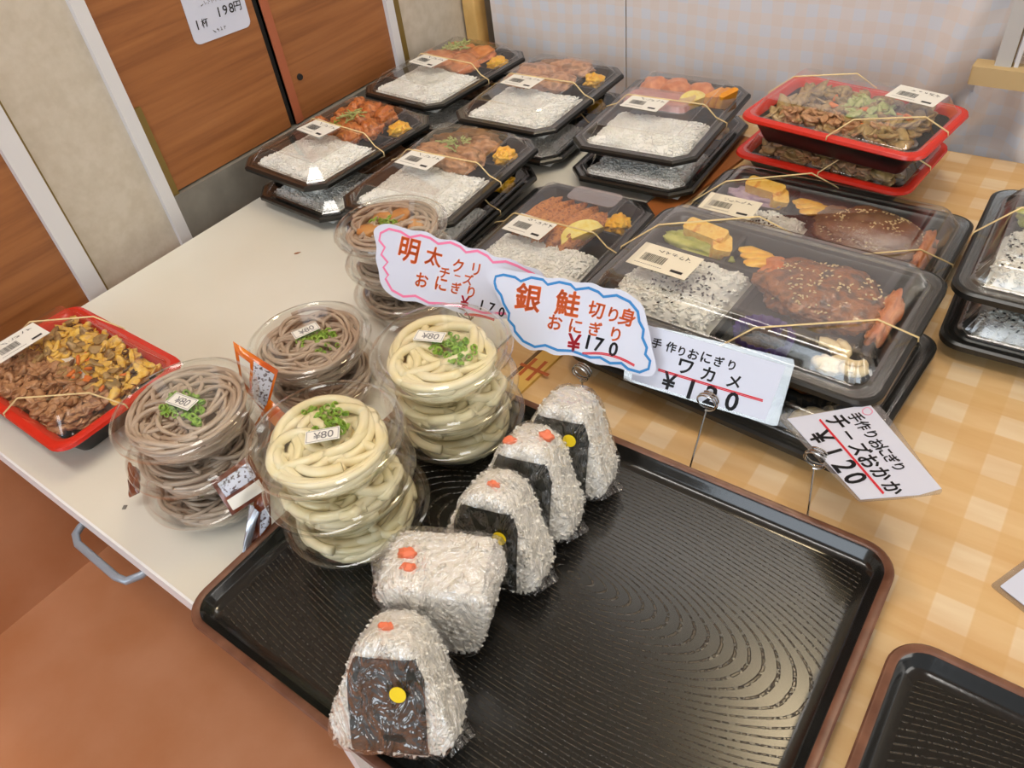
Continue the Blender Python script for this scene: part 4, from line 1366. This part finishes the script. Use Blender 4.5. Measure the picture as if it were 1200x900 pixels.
CARDS['blue'] = dict(o=(-0.2593, 0.381, 0.0676), u=(0.9829, 0.1843, 0.0), v=(-0.1093, 0.5832, 0.8049),
  outline= [(-95.6, 55.1), (-92.1, 61.8), (-81.9, 64.1), (-65.5, 64.1), (-52.4, 64.9), (-41.9, 63.3), (-29.5, 65.3), (-18.0, 63.9), (-4.4, 65.6), (5.6, 63.4), (18.8, 64.3), (30.2, 60.5), (39.3, 54.5), (44.6, 44.0), (49.1, 34.6), (52.3, 25.0), (56.8, 15.6), (58.9, 8.3), (54.7, 2.9), (44.4, 1.9), (32.0, 3.9), (21.1, 4.2), (10.3, 3.2), (-1.3, 5.5), (-12.6, 5.8), (-25.0, 3.2), (-35.6, 5.2), (-46.9, 2.9), (-59.8, 7.9), (-67.3, 16.1), (-73.3, 28.7), (-82.1, 39.5), (-88.2, 48.1)] ,
  border= [(-88.2, 52.2), (-87.9, 57.0), (-81.1, 59.5), (-70.5, 59.2), (-64.9, 56.8), (-56.1, 61.3), (-45.9, 61.3), (-41.0, 58.1), (-31.6, 61.7), (-21.7, 61.4), (-16.9, 58.2), (-6.4, 61.3), (2.2, 59.5), (6.9, 56.5), (17.1, 59.5), (28.4, 56.4), (36.2, 50.1), (38.7, 42.9), (43.3, 37.4), (43.7, 31.0), (48.5, 24.2), (48.3, 19.0), (53.0, 14.8), (53.0, 8.4), (46.6, 4.4), (37.1, 5.0), (31.1, 8.3), (22.0, 6.4), (13.3, 9.2), (5.3, 7.5), (-10.5, 9.6), (-23.0, 7.7), (-34.2, 9.5), (-43.1, 6.4), (-54.0, 9.0), (-62.7, 15.6), (-64.1, 19.4), (-70.2, 23.8), (-70.4, 29.2), (-76.9, 36.3), (-80.3, 42.6), (-85.7, 47.1), (-88.2, 52.2)] ,
  under= [(-2.1, 9.7), (13.9, 13.0), (29.0, 12.4), (41.6, 9.2)] ,
  glyphs= [('銀', 'orange', -56.0, 44.8, 24.9, 1), ('鮭', 'orange', -21.6, 46.2, 22.7, 1), ('切', 'orange', 2.9, 45.3, 14.5, -4), ('り', 'orange', 17.4, 44.1, 12.0, -4), ('身', 'orange', 28.8, 44.3, 15.1, -4), ('お', 'orange', -29.2, 29.4, 13.3, 0), ('に', 'orange', -11.4, 29.5, 11.8, 0), ('ぎ', 'orange', 5.0, 30.6, 12.2, 0), ('り', 'orange', 22.3, 29.4, 11.9, 0), ('¥', 'red', -10.4, 16.3, 15.5, 3), ('1', 'black', 1.0, 19.3, 12.3, -3), ('7', 'black', 10.3, 18.9, 12.1, -3), ('0', 'black', 22.6, 17.7, 12.0, -3)] )
CARDS['wakame'] = dict(o=(-0.1631, 0.405, 0.053), u=(0.9829, 0.1843, 0.0), v=(-0.1093, 0.5832, 0.8049),
  outline= [(-72.3, 49.6), (55.0, 44.4), (56.4, 40.6), (54.3, -6.3), (50.6, -7.2), (-67.5, 2.1)] ,
  paper= [(-62.2, 49.3), (50.8, 38.8), (45.1, -4.7), (-61.0, 3.5)] ,
  under= [(-41.4, 16.6), (1.9, 13.1), (40.4, 10.3)] ,
  glyphs= [('手', 'black', -46.4, 36.2, 8.6, -5), ('作', 'black', -34.8, 35.3, 8.9, -5), ('り', 'black', -26.1, 33.8, 7.9, -5), ('お', 'black', -16.9, 33.2, 8.7, -5), ('に', 'black', -6.9, 32.7, 8.6, -5), ('ぎ', 'black', 3.2, 31.8, 8.5, -5), ('り', 'black', 13.0, 31.0, 8.0, -5), ('ワ', 'black', -21.0, 22.5, 12.1, -5), ('カ', 'black', -2.8, 20.8, 11.8, -5), ('メ', 'black', 17.0, 19.4, 11.1, -5), ('¥', 'black', -31.2, 9.0, 14.8, -6), ('1', 'black', -13.5, 6.4, 16.6, -6), ('2', 'black', 2.5, 5.3, 16.2, -6), ('0', 'black', 18.6, 4.1, 15.9, -6)] )
CARDS['cheese'] = dict(o=(-0.072, 0.385, 0.0621), u=(0.9794, 0.0, 0.2019), v=(0.0102, 0.9987, -0.0494),
  outline= [(-39.2, 31.2), (-38.1, 35.3), (8.1, 67.1), (17.7, 68.0), (25.6, 60.9), (78.9, -6.1), (78.5, -9.3), (61.3, -21.0), (38.9, -33.6), (35.9, -32.3), (-37.5, 28.2)] ,
  paper= [(-32.8, 29.9), (14.4, 64.5), (78.2, -5.0), (68.0, -15.4), (38.5, -32.2)] ,
  under= [(-11.4, 36.6), (21.1, 5.4), (49.4, -21.8)] ,
  stamp= [(12.0, 56.3), (14.2, 60.2), (18.7, 56.8), (17.7, 52.1), (13.7, 52.4), (12.0, 56.3)] ,
  glyphs= [('手', 'black', 10.7, 46.7, 11.0, -46), ('作', 'black', 17.9, 39.2, 10.6, -46), ('り', 'black', 25.4, 31.6, 9.6, -46), ('お', 'black', 31.7, 23.2, 9.9, -46), ('に', 'black', 38.2, 17.8, 9.7, -46), ('ぎ', 'black', 44.4, 11.4, 9.4, -46), ('り', 'black', 50.4, 5.4, 8.6, -46), ('チ', 'black', 0.7, 37.9, 15.9, -46), ('ー', 'black', 12.4, 25.8, 13.1, -46), ('ズ', 'black', 23.8, 14.4, 13.7, -46), ('お', 'black', 32.9, 4.3, 13.7, -45), ('か', 'black', 43.2, -4.9, 13.1, -46), ('か', 'black', 53.0, -15.3, 12.5, -46), ('¥', 'black', -4.0, 17.8, 16.7, -44), ('1', 'black', 7.8, 4.3, 16.4, -44), ('2', 'black', 20.3, -5.7, 16.2, -44), ('0', 'black', 29.8, -14.7, 15.5, -44)] )

INK = {'orange': 'ink_orange', 'red': 'ink_red', 'black': 'ink_black'}
def smooth_poly(pts, closed, sub=3):
    pts = [Vector((p[0] / 1000, p[1] / 1000)) for p in pts]
    out = []
    m = len(pts)
    for i in range(m if closed else m - 1):
        p0, p1, p2, p3 = pts[i - 1 if closed or i else 0], pts[i], pts[(i + 1) % m], pts[(i + 2) % m if closed else min(i + 2, m - 1)]
        for k in range(sub):
            t = k / sub
            out.append(0.5 * ((2 * p1) + (p2 - p0) * t + (2 * p0 - 5 * p1 + 4 * p2 - p3) * t * t + (3 * p1 - p0 - 3 * p2 + p3) * t ** 3))
    if not closed:
        out.append(pts[-1])
    return out
def price_card(key, lab, border=None, bw=.0022, base=None, bent=0.0):
    d = CARDS[key]
    o, u, v = Vector(d['o']), Vector(d['u']), Vector(d['v'])
    n = u.cross(v)
    t = thing('price_card', lab, 'sign', d['o'], 0, 'price signs on wire stands')
    T = Matrix(((u.x, v.x, n.x, 0), (u.y, v.y, n.y, 0), (u.z, v.z, n.z, 0), (0, 0, 0, 1)))
    def flatpart(name, pts, z0, z1, mat):
        r0 = [Vector((p[0], p[1], z0)) for p in pts]
        r1 = [Vector((p[0], p[1], z1)) for p in pts]
        MB().loft([list(r0), list(r1)], mtx=T).build(name, M[mat], t, 0)
    ccw = lambda pts: list(reversed(pts)) if sum(a[0] * b[1] - b[0] * a[1] for a, b in zip(pts, pts[1:] + pts[:1])) < 0 else pts
    if 'paper' in d:
        flatpart('laminate_pouch', ccw([(a / 1000, b / 1000) for a, b in d['outline']]), -.0004, .0002, 'laminate_pouch')
        flatpart('paper', ccw([(a / 1000, b / 1000) for a, b in d['paper']]), .0003, .0008, 'card_white')
    else:
        flatpart('card', ccw(smooth_poly(d['outline'], True, 3)), 0.0, .0008, 'card_white')
    zz = .00105
    def add(name, mb, mat):
        MB().add(mb.v, mb.f, T).build(name, M[mat], t, 0)
    if border:
        # straight runs between the cusps, rounded elsewhere
        mb = MB()
        pts = [Vector((a / 1000, b / 1000)) for a, b in d['border']]
        mb.ribbon(pts, bw, zz)
        add('scalloped_border', mb, border)
    if 'under' in d:
        mb = MB()
        mb.ribbon(smooth_poly(d['under'], False), .0010, zz)
        sh = [(a, b - 1.1) for a, b in d['under']]
        mb.ribbon(smooth_poly(sh, False), .0008, zz)
        add('underline', mb, 'ink_red')
    if 'stamp' in d:
        mb = MB()
        mb.ribbon(smooth_poly(d['stamp'], False), .0006, zz)
        add('stamp', mb, 'ink_pink')
    for ch, col, x, y, sz, an in d['glyphs']:
        mb = MB()
        write(mb, ch, x / 1000, y / 1000, sz / 1000, an, zz, 1, 1.3)
        add('character', mb, INK[col])
    # the laminate film round a cloud card
    return t, o, n
def wire_stand(coil, base, lab, r=.0078):
    t = thing('card_stand', lab, 'sign stand', (base[0], base[1], 0), 0, 'wire sign stands')
    c = Vector(coil) - Vector((base[0], base[1], 0))
    MB().tube([(0, 0, .003), c - Vector((0, 0, r))], .0008, 8).build('wire', M['steel'], t)
    path = []
    turns = 2.6
    for k in range(60):
        a = -math.pi / 2 + 2 * math.pi * turns * k / 59
        path.append(c + Vector((r * math.cos(a), (k / 59 - .5) * .007, r * .86 * math.sin(a))))
    MB().tube(path, .0007, 6).build('coil', M['steel'], t)
    MB().loft([rrect(.024, .008, .002, z, 3) for z in (0, .0015)]).build('base', M['steel'], t)
price_card('pink', 'cloud shaped card with a pink border and orange writing, 170 yen', 'ink_pink')
price_card('blue', 'cloud shaped card with a blue border and orange writing, 170 yen', 'ink_blue')
price_card('wakame', 'laminated white rectangular card with black writing for wakame, 120 yen')
price_card('cheese', 'laminated white card lying tilted, its writing running down to the right')
wire_stand((-.260, .3795, .061), (-.256, .3745, 0), 'wire coil stand holding the blue bordered sign')
wire_stand((-.1620, .4040, .0545), (-.1605, .3755, 0), 'wire coil stand holding the wakame card')
wire_stand((-.072, .3835, .060), (-.0665, .3745, 0), 'wire coil stand holding the tilted card')
wire_stand((-.385, .3865, .070), (-.385, .388, 0), 'wire coil stand behind the far udon stack holding the pink bordered sign')
ec = thing('laminated_card', 'corner of a laminated card lying at the right edge of the tablecloth', 'card', (.100, .395, 0), -24)
MB().loft([rrect(.080, .055, .002, z, 2) for z in (0.0002, .0008)]).build('laminate_pouch', M['laminate_pouch'], ec, 0)
MB().loft([rrect(.072, .047, .001, z, 2) for z in (0.0009, .0013)]).build('paper', M['card_white'], ec, 0)

# ------------------------------------------------------------------ sauce packets tucked between the cups
def packet(corners, lab, mats, seed, panels):
    """corners: four world points (above the table) going round the packet"""
    cs = [Vector(c) for c in corners]
    ctr = sum(cs, Vector()) / 4
    t = thing('sauce_packet', lab, 'sauce packet', ctr, 0, 'sauce packets between the noodle cups')
    n = (cs[1] - cs[0]).cross(cs[3] - cs[0]).normalized()
    def at(u, v, h):
        p = (cs[0].lerp(cs[1], u)).lerp(cs[3].lerp(cs[2], u), v)
        return p - ctr + n * h
    N = 12
    vs, fs = [], []
    for s in (1, -1):
        for j in range(N + 1):
            for i in range(N + 1):
                u, v = i / N, j / N
                puff = .0038 * (math.sin(math.pi * u) * math.sin(math.pi * v)) ** .6
                vs.append(at(u, v, s * (puff + .0003) + .0018 * noise.noise(Vector((u * 4, v * 4, seed)))))
    k0 = (N + 1) ** 2
    for j in range(N):
        for i in range(N):
            q = (j * (N + 1) + i, j * (N + 1) + i + 1, (j + 1) * (N + 1) + i + 1, (j + 1) * (N + 1) + i)
            fs += [q, tuple(reversed([k + k0 for k in q]))]
    MB().add(vs, fs).build('pouch', M[mats], t, 180)
    for (u0, u1, v0, v1, mat, nm) in panels:
        for s in (1, -1):
            mv, mf = [], []
            for j in range(9):
                for i in range(9):
                    u, v = u0 + (u1 - u0) * i / 8, v0 + (v1 - v0) * j / 8
                    puff = .0038 * (math.sin(math.pi * u) * math.sin(math.pi * v)) ** .6
                    mv.append(at(u, v, s * (puff + .0007) + .0018 * noise.noise(Vector((u * 4, v * 4, seed)))))
            mf = [(j * 9 + i, j * 9 + i + 1, (j + 1) * 9 + i + 1, (j + 1) * 9 + i) for j in range(8) for i in range(8)]
            MB().add(mv, mf).build(nm, M[mat], t, 180)
    return t
packet([(-0.5144, 0.2403, 0.0955), (-0.4788, 0.2493, 0.0711), (-0.4776, 0.2224, 0.0421), (-0.4999, 0.2237, 0.0647)], 'orange sauce packet with a white panel, upright against the loose soba cup', 'pkt_orange', 1, [(.12, .40, .22, .80, 'label', 'picture_panel'), (.48, .95, .12, .95, 'pkt_white', 'text_panel')])
packet([(-0.4356, 0.141, 0.0639), (-0.4265, 0.1727, 0.0685), (-0.4084, 0.1665, 0.0427), (-0.4183, 0.1366, 0.0402)], 'brown printed sauce packet wedged between the soba and udon stacks', 'pkt_brown', 2, [(.10, .90, .12, .52, 'pkt_white', 'text_panel'), (.08, .92, .60, .90, 'label', 'text_panel')])
packet([(-0.4147, 0.1563, 0.0424), (-0.4068, 0.1659, 0.0444), (-0.401, 0.1528, 0.0217), (-0.4101, 0.1283, 0.0033)], 'narrow brown sauce packet hanging over the tray edge', 'pkt_brown', 3, [(.55, .95, .35, .9, 'pkt_white', 'text_panel')])
packet([(-0.4132, 0.1502, 0.0429), (-0.4029, 0.1501, 0.0394), (-0.4048, 0.1262, 0.0122), (-0.4031, 0.1121, -0.0049)], 'crumpled silver edged sauce packet drooping onto the tray corner', 'pkt_silver', 4, [])
packet([(-0.4609, 0.2229, 0.068), (-0.4418, 0.2231, 0.0555), (-0.4592, 0.1926, 0.0315), (-0.4704, 0.1961, 0.043)], 'orange sauce packet leaning on the near udon stack', 'pkt_orange', 5, [(.15, .85, .30, .9, 'pkt_brown', 'print_panel')])
packet([(-0.5485, 0.1285, 0.034), (-0.533, 0.1273, 0.0324), (-0.5281, 0.1166, 0.0181), (-0.5394, 0.1112, 0.011)], 'small brown packet end showing left of the lower soba cups', 'pkt_brown', 6, [])


# ------------------------------------------------------------------ crumbs on the white table
tag(MB().box((0, 0, .0003), (.0032, .0042, .0006)).build('paper_scrap', M['grey_base'], None, 0, None, (-.546, .105, TZ), (0, 0, .6)), 'tiny dark grey scrap on the white table near its front edge', 'scrap')
tag(MB().blob((0, 0, .0006), (.0040, .0010, .0008), 3, .4, 2, 2).build('crumb', M['board'], None, 60, None, (-.706, .450, TZ), (0, 0, .9)), 'small brown crumb on the white table beside the bento stack', 'crumb')
